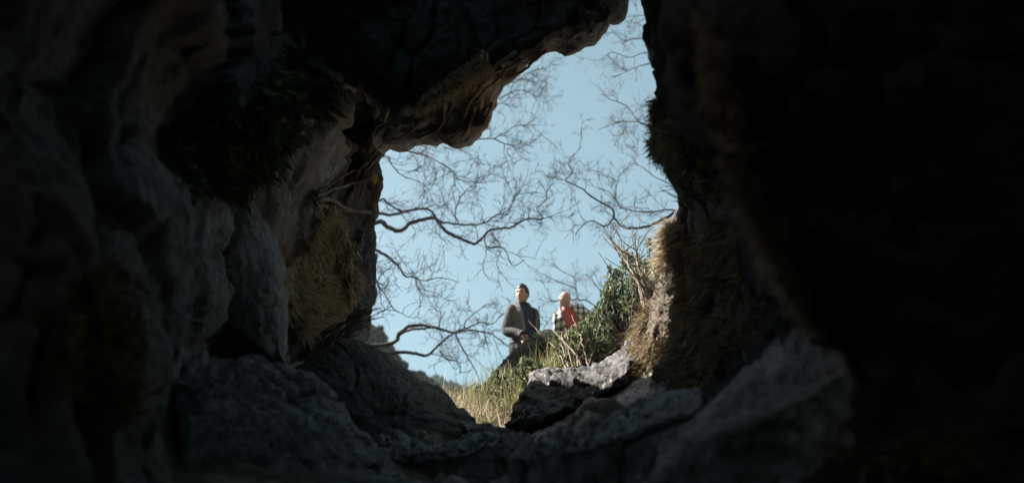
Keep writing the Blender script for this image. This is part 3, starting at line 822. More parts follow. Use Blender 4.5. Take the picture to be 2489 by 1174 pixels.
stuff('hanging_grass', [blades(P_, N_, (0.06, 0.19), (0.004, 0.010), hang=0.8, out=0.55, rnd=0.45), blades(P2_, N2_, (0.06, 0.20), (0.004, 0.009), hang=1.0, out=0.6, rnd=0.5)],
      'moss', 'shaggy brown grass and rootlets hanging over the lower right wall', 'dry grass')
P_, N_ = scatter([(1590, 650), (1585, 590), (1615, 535), (1665, 545), (1650, 650)], 2600, 5.0, 6.9, ragged=5, clump=0.6)
stuff('moss', [blades(P_, N_ - RGT * 0.5, (0.05, 0.15), (0.004, 0.009), hang=0.7, out=0.7, rnd=0.35)], 'straw', 'fuzzy tan tuft sticking out from the right edge beside the bare stems', 'moss')
P_, N_ = scatter([(1690, 30), (1745, 30), (1805, 250), (1860, 450), (1940, 640), (2010, 800), (1965, 815), (1880, 660), (1790, 450), (1740, 300), (1700, 150)], 6500, 2.2, 4.3, ragged=14, clump=1.0)
stuff('moss', [blades(P_, N_ - RGT * 0.3, (0.02, 0.07), (0.004, 0.009), hang=0.3, out=0.8, rnd=0.5)], 'tan', 'blurred brown moss along the edge of the shaded near wall', 'moss')
P_, N_ = scatter([(2040, 1090), (2150, 1060), (2390, 1060), (2390, 1150), (2060, 1160)], 900, 1.2, 4.0, ragged=20, clump=1.4)
if len(P_): stuff('moss', [blades(P_, N_, (0.02, 0.06), (0.004, 0.010), hang=0.3, out=0.8, rnd=0.5)], 'olive', 'faint patch of moss on the shaded near wall at bottom right', 'moss')

P_, N_ = scatter([(1225, 880), (1262, 835), (1300, 795), (1345, 790), (1400, 815), (1400, 860), (1300, 860), (1250, 900)], 1100, 9.5, 13, ragged=6, clump=1.2)
if len(P_): stuff('moss', [blades(P_, N_ + (0, 0, 0.5), (0.015, 0.04), (0.004, 0.010), hang=-0.2, out=0.8, rnd=0.5)], 'fern', 'dark moss and short grass along the crest of the rock hump', 'moss')
# dry grass on the slope outside
def slope_grass(n_, x, y, thr, seed):
    gxs = rng.uniform(x[0], x[1], n_); gys = rng.uniform(y[0], y[1], n_)
    P_ = np.stack([gxs, gys, terrain_z(gxs, gys)], -1); P_[:, 2] += 0.10 * fbm(P_ * (1.1, 1.1, 0), 4, 77) * np.clip(P_[:, 1] - 6.5, 0, 1) - 0.02
    return P_[fbm(P_ * (3.0, 3.0, 0), 3, seed) > thr]
up_ = lambda P_: np.tile(np.array((0, -0.25, 1.0)), (len(P_), 1))
P1_ = slope_grass(7500, (-1.3, 0.75), (6.9, 10.2), -0.1, 41); P2_ = slope_grass(1500, (-1.3, 0.75), (6.9, 10.2), 0.25, 43)
stuff('dry_grass', [blades(P1_, up_(P1_), (0.05, 0.26), (0.003, 0.008), hang=-0.15, out=0.7, rnd=0.42, curl=0.6), blades(P2_, up_(P2_), (0.22, 0.42), (0.003, 0.006), hang=-0.2, out=0.9, rnd=0.3)],
      'straw', 'pale dry grass on the slope between the dark slab and pale boulder', 'dry grass')
P3_ = slope_grass(3500, (-1.3, 0.75), (6.9, 10.2), 0.0, 47)
stuff('green_grass', [blades(P3_, up_(P3_), (0.06, 0.20), (0.003, 0.008), hang=-0.2, out=0.8, rnd=0.4), leaves(P3_[:700] + (0, 0, 0.06), rng.normal(0, 0.6, (len(P3_[:700]), 3)) + (0, 0, 0.6), (0.03, 0.06), (0.012, 0.025))],
      'evergreen', 'green blades and small leaves mixed into the dry grass on the slope', 'grass')
n_ = 14000
gxs = rng.uniform(-6, 7, n_); gys = rng.uniform(7.5, 17, n_)
P_ = np.stack([gxs, gys, terrain_z(gxs, gys) + 0.0], -1)
N_ = np.tile(np.array((0, 0, 1.0)), (n_, 1))
stuff('ground_cover', [blades(P_, N_, (0.08, 0.25), (0.006, 0.014), hang=-0.2, out=0.8, rnd=0.35)], 'moss', 'short brown grass covering the ground outside the cave', 'grass')
P_, N_ = scatter([(870, 1140), (1110, 1140), (1110, 1200), (870, 1200)], 200, 3.5, 5.5, ragged=0)
P_[:, 2] -= 0.05
stuff('grass_tuft', [blades(P_ - FWD * 0.05, N_ + np.array((0, -0.3, 0.6)), (0.03, 0.10), (0.003, 0.007), hang=-0.8, out=0.6, rnd=0.35)], 'straw', 'few thin dry blades along the bottom edge before the flat rock step', 'grass')

# loose stones lying on the ledges of the floor
P_, N_ = scatter([(890, 1070), (1130, 1050), (1300, 1055), (1420, 1050), (1600, 985), (1640, 1000), (1300, 1120), (1240, 1120), (900, 1110)], 260, 3.5, 6.5, ragged=4, clump=0.6)
g0 = np.array([(math.cos(p) * math.cos(t), math.cos(p) * math.sin(t), math.sin(p)) for p in (-1.2, -0.4, 0.4, 1.2) for t in np.arange(6) * math.pi / 3])
f0 = np.concatenate([grid_faces(4, 6, wrap_v=True)[:, [0, 1, 2]], grid_faces(4, 6, wrap_v=True)[:, [0, 2, 3]], np.array([(18, 19, 20), (18, 20, 21), (18, 21, 22), (18, 22, 23)])])
SV = []; SF = []
for i, p in enumerate(P_):
    s_ = 0.006 + 0.022 * rng.random() ** 3
    SV.append(p + N_[i] * s_ * 0.3 + g0 * s_ * rng.uniform(0.6, 1.4, 3) * (1 + 0.18 * rng.normal(0, 1, (24, 1)))); SF.append(f0 + 24 * i)
if SV: stuff('rubble', [(np.concatenate(SV), np.concatenate(SF))], 'inner', 'loose small stones lying on the rock ledges of the cave floor', 'stones')

M['yellowgreen'] = leaf_mat('yellow_green_grass', [(0.0, (0.07, 0.09, 0.03)), (0.5, (0.17, 0.18, 0.07)), (1.0, (0.34, 0.31, 0.15))], trans=0.35)
c_ = W([(1190, 972, 8.9), (1235, 975, 8.5), (1280, 965, 8.2), (1320, 930, 8.2), (1220, 950, 9.2), (1350, 905, 8.3), (1160, 985, 8.6), (1255, 985, 8.0)])
P_ = np.concatenate([c + rng.normal(0, 1, (150, 3)) * (0.07, 0.10, 0.02) for c in c_])
stuff('grass_tuft', [blades(P_, np.tile(np.array((0, 0, 1.0)), (len(P_), 1)), (0.12, 0.34), (0.003, 0.008), hang=-0.2, out=0.9, rnd=0.3, curl=0.5)], 'yellowgreen',
      'loose upright yellow green grass around the small shrubs below the rock hump', 'grass')

# roots that run over the underside of the roof and the left wall
def surf_line(pts, lift=0.02, k=7):
    t = np.linspace(0, len(pts) - 1, k * (len(pts) - 1) + 1)
    q = crom(np.array(pts, float), t)
    q += rng.normal(0, 1.2, q.shape)
    d = np.array([depth_at(a, b) for a, b in q])
    for _ in range(4): d[1:-1] = 0.25 * d[:-2] + 0.5 * d[1:-1] + 0.25 * d[2:]
    return W(np.column_stack([q, d - lift]))
def r2(pts): return [(850 + u * 0.4258, v * 0.4259) for u, v in pts]
ROOTS = [r2(p) for p in (
 [(1120, 290), (1060, 340), (1000, 400), (930, 430), (880, 440)], [(860, 390), (760, 480), (690, 580), (640, 640)], [(815, 590), (790, 650), (760, 710)],
 [(690, 560), (640, 700), (600, 770), (560, 800)], [(550, 580), (520, 720), (440, 770), (380, 790)], [(720, 600), (680, 720), (640, 790)],
 [(480, 660), (400, 700), (340, 760), (240, 800)], [(225, 610), (200, 680), (140, 740), (100, 820)], [(1290, 190), (1240, 250), (1190, 275)], [(950, 300), (830, 380), (800, 440), (700, 500)],
 [(1010, 330), (920, 380), (850, 450), (770, 520), (700, 620)], [(600, 560), (560, 650), (500, 700)])]
for p in ROOTS:
    q = surf_line(p, 0.015)
    V, F = tube(q, np.linspace(0.012, 0.005, len(q)), 6)
    add('root', V, F, M['root'], parent=cave_roof)
WROOT = [r2(p) for p in ([(165, 880), (120, 940), (80, 990), (90, 1040), (60, 1120)], [(100, 930), (60, 960), (40, 1010), (20, 1100)])]
for p in WROOT:
    q = surf_line(p, 0.02)
    V, F = tube(q, np.linspace(0.012, 0.006, len(q)), 6)
    add('root', V, F, M['root'], parent=cave_left)

def px_tube(px, d, r, sides=6, jit=1.0, k=6, zj=0.0):
    q = crom(np.array(px, float), np.linspace(0, len(px) - 1, k * (len(px) - 1) + 1))
    q += rng.normal(0, jit, q.shape)
    dd = np.interp(np.linspace(0, 1, len(q)), np.linspace(0, 1, len(d)), d) + zj * np.cumsum(rng.normal(0, 0.03, len(q)))
    P = W(np.column_stack([q, dd]))
    return P, np.linspace(r[0], r[1], len(P))

def plant(name, label, category, lines, mat, group=None):
    """a plant of several stems: thing > stem, stem.001 ..."""
    base = np.mean([l[0][0] for l in lines], 0)
    t = thing(name, base, label, category, group)
    for P, R in lines:
        V, F = tube(P, R, 6)
        add('stem', V, F, M[mat], parent=t)
    return t

dz = lambda a, b: depth_at(a, b)
plant('climbing_branch', 'bare brown branch crossing the left wall under the yellow leaf', 'branch',
      [(surf_line([(765, 490), (800, 485), (850, 511), (905, 516)], 0.06), np.linspace(0.016, 0.010, 22)),
       (surf_line([(768, 478), (820, 458), (868, 442), (922, 426)], 0.06), np.linspace(0.012, 0.006, 22)),
       (surf_line([(770, 500), (808, 504), (830, 525), (850, 545)], 0.06), np.linspace(0.011, 0.004, 22)),
       (surf_line([(775, 470), (830, 430), (880, 410)], 0.05), np.linspace(0.008, 0.004, 15))], 'root')
dk = []
for a, b in (((728, 850), (908, 742)), ((735, 852), (900, 758)), ((745, 850), (925, 748)), ((760, 850), (885, 772)), ((770, 848), (895, 792)), ((740, 855), (835, 790)), ((720, 860), (800, 752)),
             ((715, 858), (760, 765)), ((755, 850), (870, 745)), ((790, 845), (930, 770)), ((780, 850), (870, 815)), ((700, 862), (735, 800))):
    m = ((a[0] + b[0]) / 2 + rng.normal(0, 8), (a[1] + b[1]) / 2 - 8 + rng.normal(0, 6))
    dk.append(px_tube([a, m, b], [6.05, 6.15, 6.3], (0.008, 0.003), k=8))
    s = (m[0] * 0.5 + b[0] * 0.5, m[1] * 0.5 + b[1] * 0.5)
    dk.append(px_tube([s, (s[0] + 18, s[1] - 16), (s[0] + 42, s[1] - 22 + rng.normal(0, 8))], [6.22, 6.25, 6.3], (0.004, 0.002), k=6))
plant('bare_bush', 'dark leafless bush at foot of left wall above the sloping slab', 'bush', dk, 'darkstem')
def z1(pts): return [(1150 + u * 0.2897, 620 + v * 0.2897) for u, v in pts]
def z3(pts): return [(1470 + u * 0.358, 540 + v * 0.358) for u, v in pts]
K1 = [z1(p) for p in ([(780, 950), (740, 860), (690, 780), (600, 690), (500, 590), (465, 550)], [(885, 930), (870, 830), (800, 770), (740, 700), (680, 640), (620, 570), (608, 540)],
      [(905, 925), (872, 820), (890, 760), (920, 700)], [(970, 945), (930, 800), (900, 680), (860, 580), (820, 500)], [(800, 940), (770, 830), (740, 760), (720, 740)],
      [(860, 830), (760, 720), (735, 640)], [(840, 940), (800, 800), (790, 680), (775, 610)])]
plant('bare_shrub', 'thin bare brown stems rising from behind the rounded pale boulder', 'shrub',
      [px_tube(p, [7.6, 7.9, 8.2], (0.008, 0.003), jit=1.0, zj=0.5) for p in K1], 'stem')
K2 = [z3(p) for p in ([(295, 640), (275, 500), (220, 400), (130, 290), (90, 210), (60, 150), (35, 115)], [(310, 600), (290, 470), (230, 310), (210, 170), (195, 60)],
      [(345, 540), (320, 450), (260, 360), (225, 290), (220, 200), (235, 100)], [(320, 600), (250, 430), (190, 330), (150, 270), (100, 180), (95, 120)], [(285, 620), (250, 470), (210, 380), (165, 300), (150, 180)],
      [(300, 640), (260, 560), (235, 450), (230, 380)])]
k2 = [px_tube(p, [6.9, 7.1, 7.4], (0.011, 0.004), jit=0.6, zj=0.4) for p in K2]
for P, R in list(k2):
    for _ in range(5):
        i = rng.integers(len(P) // 2, len(P) - 1)
        e = P[i] + np.array((rng.normal(0, 0.12), rng.normal(0, 0.08), rng.uniform(0.05, 0.25)))
        mid = 0.5 * (P[i] + e) + rng.normal(0, 0.03, 3)
        k2.append((crom(np.array([P[i], mid, e]), np.linspace(0, 2, 8)), np.linspace(0.004, 0.002, 8)))
plant('bare_shrub', 'pale bare stems fanning up from the ledge at the right edge', 'shrub', k2, 'stem')
# the single yellow leaf
c = W([(911, 436, depth_at(905, 440) - 0.12)])[0]
pts = [(0, 0, -.040), (.012, 0, -.022), (.017, -.004, 0), (.012, 0, .020), (.020, .004, .040), (.004, -.003, .026), (-.012, .003, .042), (-.010, 0, .018), (-.015, .004, -.002), (-.010, 0, -.024)]
Vl = np.array(pts) + c; Vl = np.concatenate([Vl, Vl + np.array((0, .0015, 0)), [c + np.array((0, -.004, 0)), c + np.array((0, .0045, 0))]])
k = len(pts); Fl = []
for i in range(k):
    j = (i + 1) % k
    Fl += [(i, j, 2 * k), (k + j, k + i, 2 * k + 1), (i, k + i, k + j), (i, k + j, j)]
lf = thing('yellow_leaf', c, 'single bright yellow leaf hanging at the left edge of the opening', 'leaf')
add('blade', Vl, np.array(Fl), M['yellow'], parent=lf)
V, F = tube(np.array([c + (0.0, 0, .03), c + (-.01, 0.01, .055), c + (-.02, 0.03, .075)]), [.0015] * 3, 4)
add('stalk', V, F, M['yellow'], parent=lf)

# evergreen shrubs
def evergreen(label, cx, cy, zoff, spread, height, shoots, per, leaf=(0.030, 0.058), base=None, name='evergreen_shrub', tip=0.3, z0=None):
    b = np.array((cx, cy, (terrain_z(np.array([cx]), np.array([cy]))[0] if z0 is None else z0)))
    t = thing(name, b, label, 'shrub', 'evergreen shrubs outside the cave')
    st = Soup(); LP = []; LD = []
    for i in range(shoots):
        a = rng.uniform(0, 2 * math.pi); r = math.sqrt(rng.uniform(0, 1))
        h = height * (1 - 0.5 * r ** 2) * rng.uniform(0.4, 1.22)
        e = b + np.array((math.cos(a) * r * spread[0], math.sin(a) * r * spread[1], h))
        p0 = b + np.array((math.cos(a) * r * spread[0] * 0.25, math.sin(a) * r * spread[1] * 0.25, 0))
        mid = 0.5 * (p0 + e) + np.array((math.cos(a) * 0.08, math.sin(a) * 0.08, 0)) + rng.normal(0, 0.04, 3)
        q = crom(np.array([p0, mid, e]), np.linspace(0, 2, 7))
        st.tube(q, np.linspace(0.010, 0.003, 7), 4)
        tt = rng.uniform(1.0 - tip * 2, 2.0, per) if False else 2 - rng.power(1.6, per) * 0 - rng.exponential(tip, per)
        tt = np.clip(tt, 0.35, 2.0)
        q2 = crom(np.array([p0, mid, e]), tt)
        dv = (e - mid) / np.linalg.norm(e - mid)
        LP.append(q2 + rng.normal(0, 0.012, q2.shape)); LD.append(dv * 0.75 + rng.normal(0, 0.55, q2.shape) + np.array((0, 0, 0.25)))
    V, F = st.get(); add('stems', V, F, M['darkstem'], parent=t)['kind'] = 'stuff'
    V, F = leaves(np.concatenate(LP), np.concatenate(LD), leaf, (leaf[0] * 0.35, leaf[1] * 0.38))
    add('leaves', V, F, M['evergreen'], parent=t, smooth=False)['kind'] = 'stuff'
    return t
def at_depth(px, py, d): return W([(px, py, d)])[0]
for lab, px, py, d, sp, h, sh, per in (
  ('big dense evergreen shrub in front of the man in the red shirt', 1425, 905, 9.2, (0.36, 0.38), 0.37, 110, 34),
  ('evergreen shrub spreading behind the thin bare stems, right of the mossy hump', 1470, 860, 9.5, (0.30, 0.35), 0.40, 80, 34),
  ('tall evergreen shrub behind the pale bare stems at the right edge', 1535, 835, 8.8, (0.24, 0.30), 0.80, 110, 38),
  ('evergreen bush half hidden behind the tan tuft on the right edge', 1605, 780, 8.4, (0.22, 0.25), 0.66, 80, 36),
  ('small evergreen sprig growing from dry grass at the foot of the mossy hump', 1205, 968, 8.9, (0.16, 0.16), 0.20, 16, 24),
  ('low evergreen shrub in the dry grass in front of the mossy hump', 1246, 968, 8.3, (0.12, 0.14), 0.22, 18, 24),
  ('small upright evergreen shrub beside the rounded pale boulder', 1297, 950, 8.0, (0.09, 0.12), 0.26, 18, 26)):
    p = at_depth(px, py, d)
    evergreen(lab, p[0], p[1], 0, sp, h, sh, per, z0=p[2])

# ------------------------------------------------------------ bare trees
def crooked(P0, D, L, n, bend, sag=0.0):
    P = [np.array(P0)]; D = np.array(D, float)
    for i in range(n):
        D = D + rng.normal(0, bend, 3) + np.array((0, 0, sag))
        D = D / np.linalg.norm(D)
        P.append(P[-1] + D * (L / n) * rng.uniform(0.75, 1.25))
    return np.array(P)

def twigs(soup, P, T0, count, L, r, level, start=0.15):
    """side twigs along polyline P"""
    n = len(P)
    for _ in range(count):
        t = rng.uniform(start, 1.0) * (n - 1)
        i = min(int(t), n - 2); f = t - i
        p = P[i] * (1 - f) + P[i + 1] * f
        T = P[i + 1] - P[i]; T = T / (np.linalg.norm(T) + 1e-9)
        side = rng.normal(0, 1, 3); side[1] *= 0.75; side -= side.dot(T) * T; side /= np.linalg.norm(side) + 1e-9
        D = T * rng.uniform(0.35, 0.9) + side * rng.uniform(0.5, 1.0) + np.array((0, 0, 0.12))
        l = L * rng.uniform(0.45, 1.2)
        k = 6 if level == 0 else (5 if level == 1 else 4)
        q = crooked(p, D, l, k, 0.24, 0.02)
        soup.tube(q, np.linspace(r, r * 0.5, len(q)), 3)
        if level == 0: twigs(soup, q, None, rng.integers(4, 8), L * 0.48, r * 0.66, 1)
        elif level == 1: twigs(soup, q, None, rng.integers(1, 4), L * 0.45, r * 0.75, 2, 0.3)
        if level >= 1 and rng.random() < 0.6:          # buds and last catkins at the tips
            s = r * rng.uniform(1.4, 2.2)
            c = q[-1]; o = np.array([(s, 0, 0), (-s, 0, 0), (0, s, 0), (0, -s, 0), (0, 0, s * 1.5), (0, 0, -s * 1.5)])
            soup.tris(c + o, np.array([(0, 2, 4), (2, 1, 4), (1, 3, 4), (3, 0, 4), (2, 0, 5), (1, 2, 5), (3, 1, 5), (0, 3, 5)]))

def bare_tree(label, x, y, top, r0, limbs, twig_len=0.7, dens=7.0, lean=0.0):
    """limbs: (pixel polyline, Y, (r0, r1), joins_trunk)"""
    z = terrain_z(np.array([x]), np.array([y]))[0] - 0.1
    b = np.array((x, y, z))
    t = thing('bare_tree', b, label, 'tree', 'bare trees around the cave mouth')
    k = 16
    tp = np.stack([x + lean * np.linspace(0, 1, k) ** 2 + 0.12 * np.sin(np.linspace(0, 5, k) + x), y + 0.1 * np.cos(np.linspace(0, 4, k)), np.linspace(z, z + top, k)], -1)
    V, F = tube(tp, np.linspace(r0, r0 * 0.35, k), 10)
    trunk = add('trunk', V, F, M['bark'], parent=t)
    for px, Y, r, join in limbs:
        Ys = Y + np.cumsum(rng.normal(0, 0.10, len(px)))
        P = np.array([WY(a, b_, yy) for (a, b_), yy in zip(px, Ys)])
        if join:                                           # run the limb back into its trunk
            zz = P[0, 2] - 0.35 * np.hypot(P[0, 0] - x, P[0, 1] - y)
            j = np.array((np.interp(zz, tp[:, 2], tp[:, 0]), np.interp(zz, tp[:, 2], tp[:, 1]), min(zz, z + top * 0.97)))
            P = np.concatenate([[j, 0.5 * (j + P[0]) + np.array((0, 0, 0.08))], P])
        q = crom(P, np.linspace(0, len(P) - 1, 7 * (len(P) - 1) + 1))
        ln = np.linalg.norm(np.diff(q, axis=0), axis=1).sum()
        q[1:] += 0.5 * r[1] * np.cumsum(rng.normal(0, 0.5, (len(q) - 1, 3)), 0) * 0.25 + rng.normal(0, r[0] * 0.10, (len(q) - 1, 3))
        s = np.linspace(0, 1, len(q))
        V, F = tube(q, 0.82 * (r[0] + (r[1] - r[0]) * s ** 0.8), 7)
        br = add('branch', V, F, M['bark'], parent=t)
        sp = Soup()
        st = 0.25 if join else 0.05
        twigs(sp, q, None, max(3, int(ln * dens * 0.8 * (1 - st))), twig_len * 0.85, 0.0056, 0, st)
        V, F = sp.get()
        tw = add('twigs', V, F, M['twig'], parent=br, smooth=False); tw['kind'] = 'stuff'
    return t

def r3(pts): return [(850 + u * 0.5111, 350 + v * 0.5111) for u, v in pts]
bare_tree('bare tree behind the left wall with thick crooked limbs across the middle of the sky', -3.4, 13.5, 9.0, 0.20, [
  (r3([(120, 375), (180, 395), (240, 412), (290, 375), (350, 358), (410, 355), (440, 400), (490, 435), (550, 460), (590, 475), (630, 450), (660, 415), (700, 405), (770, 398), (800, 375), (860, 355), (905, 365), (918, 350), (890, 310), (930, 270), (935, 235), (900, 180)]), 12.6, (0.048, 0.007), True),
  (r3([(120, 335), (190, 338), (260, 322), (340, 308), (390, 320), (420, 362), (480, 378), (560, 385), (640, 376), (700, 338), (750, 335), (770, 290), (790, 240)]), 12.8, (0.036, 0.007), True),
  (r3([(130, 272), (180, 285), (230, 312), (280, 330)]), 12.5, (0.022, 0.014), True),
  (r3([(640, 450), (655, 490), (720, 490), (745, 520), (760, 560), (785, 580), (830, 550)]), 12.3, (0.018, 0.006), False),
  (r3([(520, 385), (500, 330), (520, 270), (560, 215), (600, 200)]), 12.9, (0.012, 0.005), False),
  (r3([(90, 515), (150, 520), (190, 540), (220, 570), (245, 600), (265, 630), (310, 635), (320, 680), (345, 712)]), 12.2, (0.034, 0.008), True),
  (r3([(310, 638), (360, 650), (420, 637), (480, 645), (520, 660)]), 12.2, (0.012, 0.005), False),
  (r3([(110, 530), (118, 590), (130, 660), (170, 720), (200, 770), (230, 800)]), 12.0, (0.018, 0.006), True),
 ], dens=6.5)
bare_tree('bare tree behind the left wall with thin branches just below the cave roof', -4.0, 14.0, 10.5, 0.20, [
  (r3([(140, 18), (230, 25), (300, 40), (370, 60), (430, 90), (490, 130), (520, 170), (580, 180), (650, 185)]), 14.0, (0.030, 0.006), True),
  (r2([(190, 850), (290, 862), (380, 828), (480, 815), (560, 800), (620, 832), (720, 797), (820, 790), (860, 770), (900, 750), (940, 722), (1000, 715), (1060, 710)]), 13.5, (0.024, 0.006), True),
  (r2([(825, 793), (880, 820), (930, 835), (960, 880), (1000, 910), (1040, 925)]), 13.5, (0.014, 0.005), False),
  (r2([(884, 822), (880, 880), (900, 930), (920, 985)]), 13.4, (0.010, 0.005), False),
  (r3([(150, 60), (200, 100), (250, 150), (330, 180), (380, 220)]), 13.8, (0.018, 0.005), True),
 ], dens=6.5, twig_len=0.75)
bare_tree('tall bare tree whose fine twigs show past the edge of the cave roof', -4.2, 17.5, 14.5, 0.22, [
  (r2([(860, 560), (930, 490), (1000, 430), (1060, 400), (1120, 390)]), 17.5, (0.022, 0.005), True),
  (r2([(840, 600), (920, 530), (1000, 520), (1060, 560), (1080, 600)]), 17.2, (0.018, 0.005), True),
  (r2([(900, 480), (980, 450), (1060, 480), (1140, 540)]), 17.0, (0.016, 0.005), False),
 ], dens=6.0, twig_len=0.75)
bare_tree('bare tree with two arching limbs low on the left above the far hill', -2.9, 14.2, 4.2, 0.15, [
  (r3([(205, 945), (235, 900), (290, 865), (350, 860), (400, 870), (450, 885), (500, 897), (560, 885), (620, 890), (680, 905), (740, 955), (775, 970)]), 14.2, (0.050, 0.007), True),
  (r3([(235, 905), (290, 880), (340, 878), (400, 868)]), 14.3, (0.030, 0.018), False),
  (r3([(215, 992), (310, 997), (365, 1005), (410, 970), (450, 930), (500, 898), (560, 875), (620, 850), (680, 855), (720, 812), (760, 790)]), 14.0, (0.040, 0.007), True),
  (r3([(500, 897), (530, 960), (560, 1010), (600, 1080), (620, 1130)]), 14.0, (0.018, 0.006), False),
  (r3([(430, 985), (460, 1020), (520, 1037), (525, 1088)]), 13.9, (0.018, 0.008), False),
  (r3([(425, 872), (430, 840), (455, 795)]), 14.3, (0.014, 0.007), False),
  (r3([(540, 890), (555, 840), (600, 800), (650, 760)]), 14.2, (0.014, 0.006), False),
  (r3([(640, 890), (650, 940), (670, 1000)]), 14.0, (0.012, 0.006), False),
 ], dens=5.5, twig_len=0.6)
bare_tree('bare tree behind the right edge with forked limbs reaching left into the sky', 3.1, 13.0, 9.5, 0.20, [
  (r3([(1575, 312), (1510, 350), (1450, 380), (1400, 395), (1330, 402), (1285, 385), (1255, 355), (1215, 390), (1150, 365), (1110, 385), (1070, 430)]), 13.0, (0.040, 0.007), True),
  (r3([(1257, 357), (1250, 310), (1200, 280), (1150, 250), (1110, 215), (1060, 190), (1027, 170), (1060, 135), (1045, 100), (1060, 60), (1105, 10)]), 13.0, (0.022, 0.006), False),
  (r3([(1575, 318), (1510, 312), (1440, 322), (1370, 320), (1290, 300), (1265, 260), (1230, 225), (1180, 215)]), 13.3, (0.022, 0.006), True),
  (r3([(1265, 260), (1265, 190), (1240, 130)]), 13.3, (0.012, 0.005), False),
  (r3([(1560, 200), (1500, 180), (1440, 150), (1390, 110), (1330, 90)]), 13.6, (0.016, 0.005), True),
 ], dens=6.5, twig_len=0.65)
bare_tree('tall bare tree behind the upper right edge with a dense spray of twigs', 3.6, 15.0, 13.5, 0.22, [
  (r2([(1740, 725), (1650, 695), (1600, 630), (1550, 590), (1490, 570), (1440, 540)]), 15.0, (0.026, 0.006), True),
  (r2([(1650, 697), (1560, 695), (1490, 715), (1410, 745)]), 15.0, (0.016, 0.006), False),
  (r2([(1580, 700), (1560, 760), (1500, 840)]), 14.9, (0.012, 0.005), False),
  (r2([(1810, 290), (1740, 240), (1650, 220), (1560, 230), (1500, 180)]), 15.2, (0.022, 0.005), True),
  (r2([(1830, 400), (1750, 360), (1650, 380), (1560, 420), (1500, 440)]), 15.0, (0.018, 0.005), True),
  (r2([(1780, 150), (1720, 100), (1650, 90), (1560, 100)]), 15.4, (0.018, 0.005), True),
  (r2([(1810, 345), (1700, 300), (1600, 330), (1500, 300), (1440, 340)]), 15.1, (0.018, 0.005), True),
 ], dens=7.0, twig_len=0.7)
bare_tree('bare tree with bent branches behind the man in the red shirt', 2.4, 17.0, 3.2, 0.11, [
  (r3([(1250, 815), (1195, 770), (1200, 715), (1150, 650), (1120, 620)]), 17.0, (0.026, 0.007), True),
  (r3([(1210, 800), (1130, 745), (1085, 738), (1075, 690), (1035, 670), (980, 650), (905, 610)]), 16.8, (0.026, 0.006), True),
  (r3([(1085, 738), (1020, 742), (960, 745), (940, 690)]), 16.8, (0.016, 0.007), False),
  (r3([(1075, 690), (1070, 640), (1010, 605), (960, 570)]), 16.8, (0.016, 0.006), False),
  (r3([(1200, 715), (1230, 690)]), 17.0, (0.012, 0.006), False),
  (r3([(1000, 800), (950, 840), (920, 880)]), 16.5, (0.012, 0.006), True),
 ], dens=6.5, twig_len=0.55)
# ------------------------------------------------------------ the two men
def cloth_mat(name, a, b, scale, rough=0.9):
    m, nt, bs = new_mat(name)
    tc = N(nt, 'ShaderNodeTexCoord')
    n = N(nt, 'ShaderNodeTexNoise', Scale=scale, Detail=4, Roughness=0.7)
    nt.links.new(tc.outputs['Object'], n.inputs['Vector'])
    nt.links.new(ramp(nt, n.outputs['Fac'], [(0.35, a), (0.65, b)]), bs.inputs['Base Color'])
    bs.inputs['Roughness'].default_value = rough
    n2 = N(nt, 'ShaderNodeTexNoise', Scale=9.0, Detail=3)
    nt.links.new(tc.outputs['Object'], n2.inputs['Vector'])
    bp = N(nt, 'ShaderNodeBump', Strength=0.5, Distance=0.03)
    nt.links.new(n2.outputs['Fac'], bp.inputs['Height']); nt.links.new(bp.outputs[0], bs.inputs['Normal'])
    return m
M['skin'] = cloth_mat('skin', (0.36, 0.215, 0.15), (0.45, 0.28, 0.20), 30, 0.55)
M['hair'] = cloth_mat('dark_hair', (0.012, 0.010, 0.009), (0.03, 0.025, 0.02), 60, 0.5)
M['eye'] = plain_mat('eye', (0.03, 0.025, 0.02), rough=0.2, bump=0)
M['tweed'] = cloth_mat('grey_tweed', (0.040, 0.040, 0.038), (0.100, 0.098, 0.090), 70)
M['lining'] = cloth_mat('tweed_facing', (0.09, 0.088, 0.078), (0.15, 0.147, 0.13), 70)
M['navy'] = cloth_mat('navy_shirt', (0.010, 0.014, 0.024), (0.022, 0.028, 0.042), 30)
M['trouser'] = cloth_mat('dark_trouser', (0.010, 0.010, 0.012), (0.022, 0.022, 0.026), 30)
M['maroon'] = cloth_mat('dark_maroon_trouser', (0.022, 0.010, 0.010), (0.042, 0.020, 0.020), 30)
M['red'] = cloth_mat('red_shirt', (0.36, 0.070, 0.062), (0.48, 0.11, 0.095), 14)
M['leather'] = plain_mat('dark_leather', (0.03, 0.022, 0.018), rough=0.5)
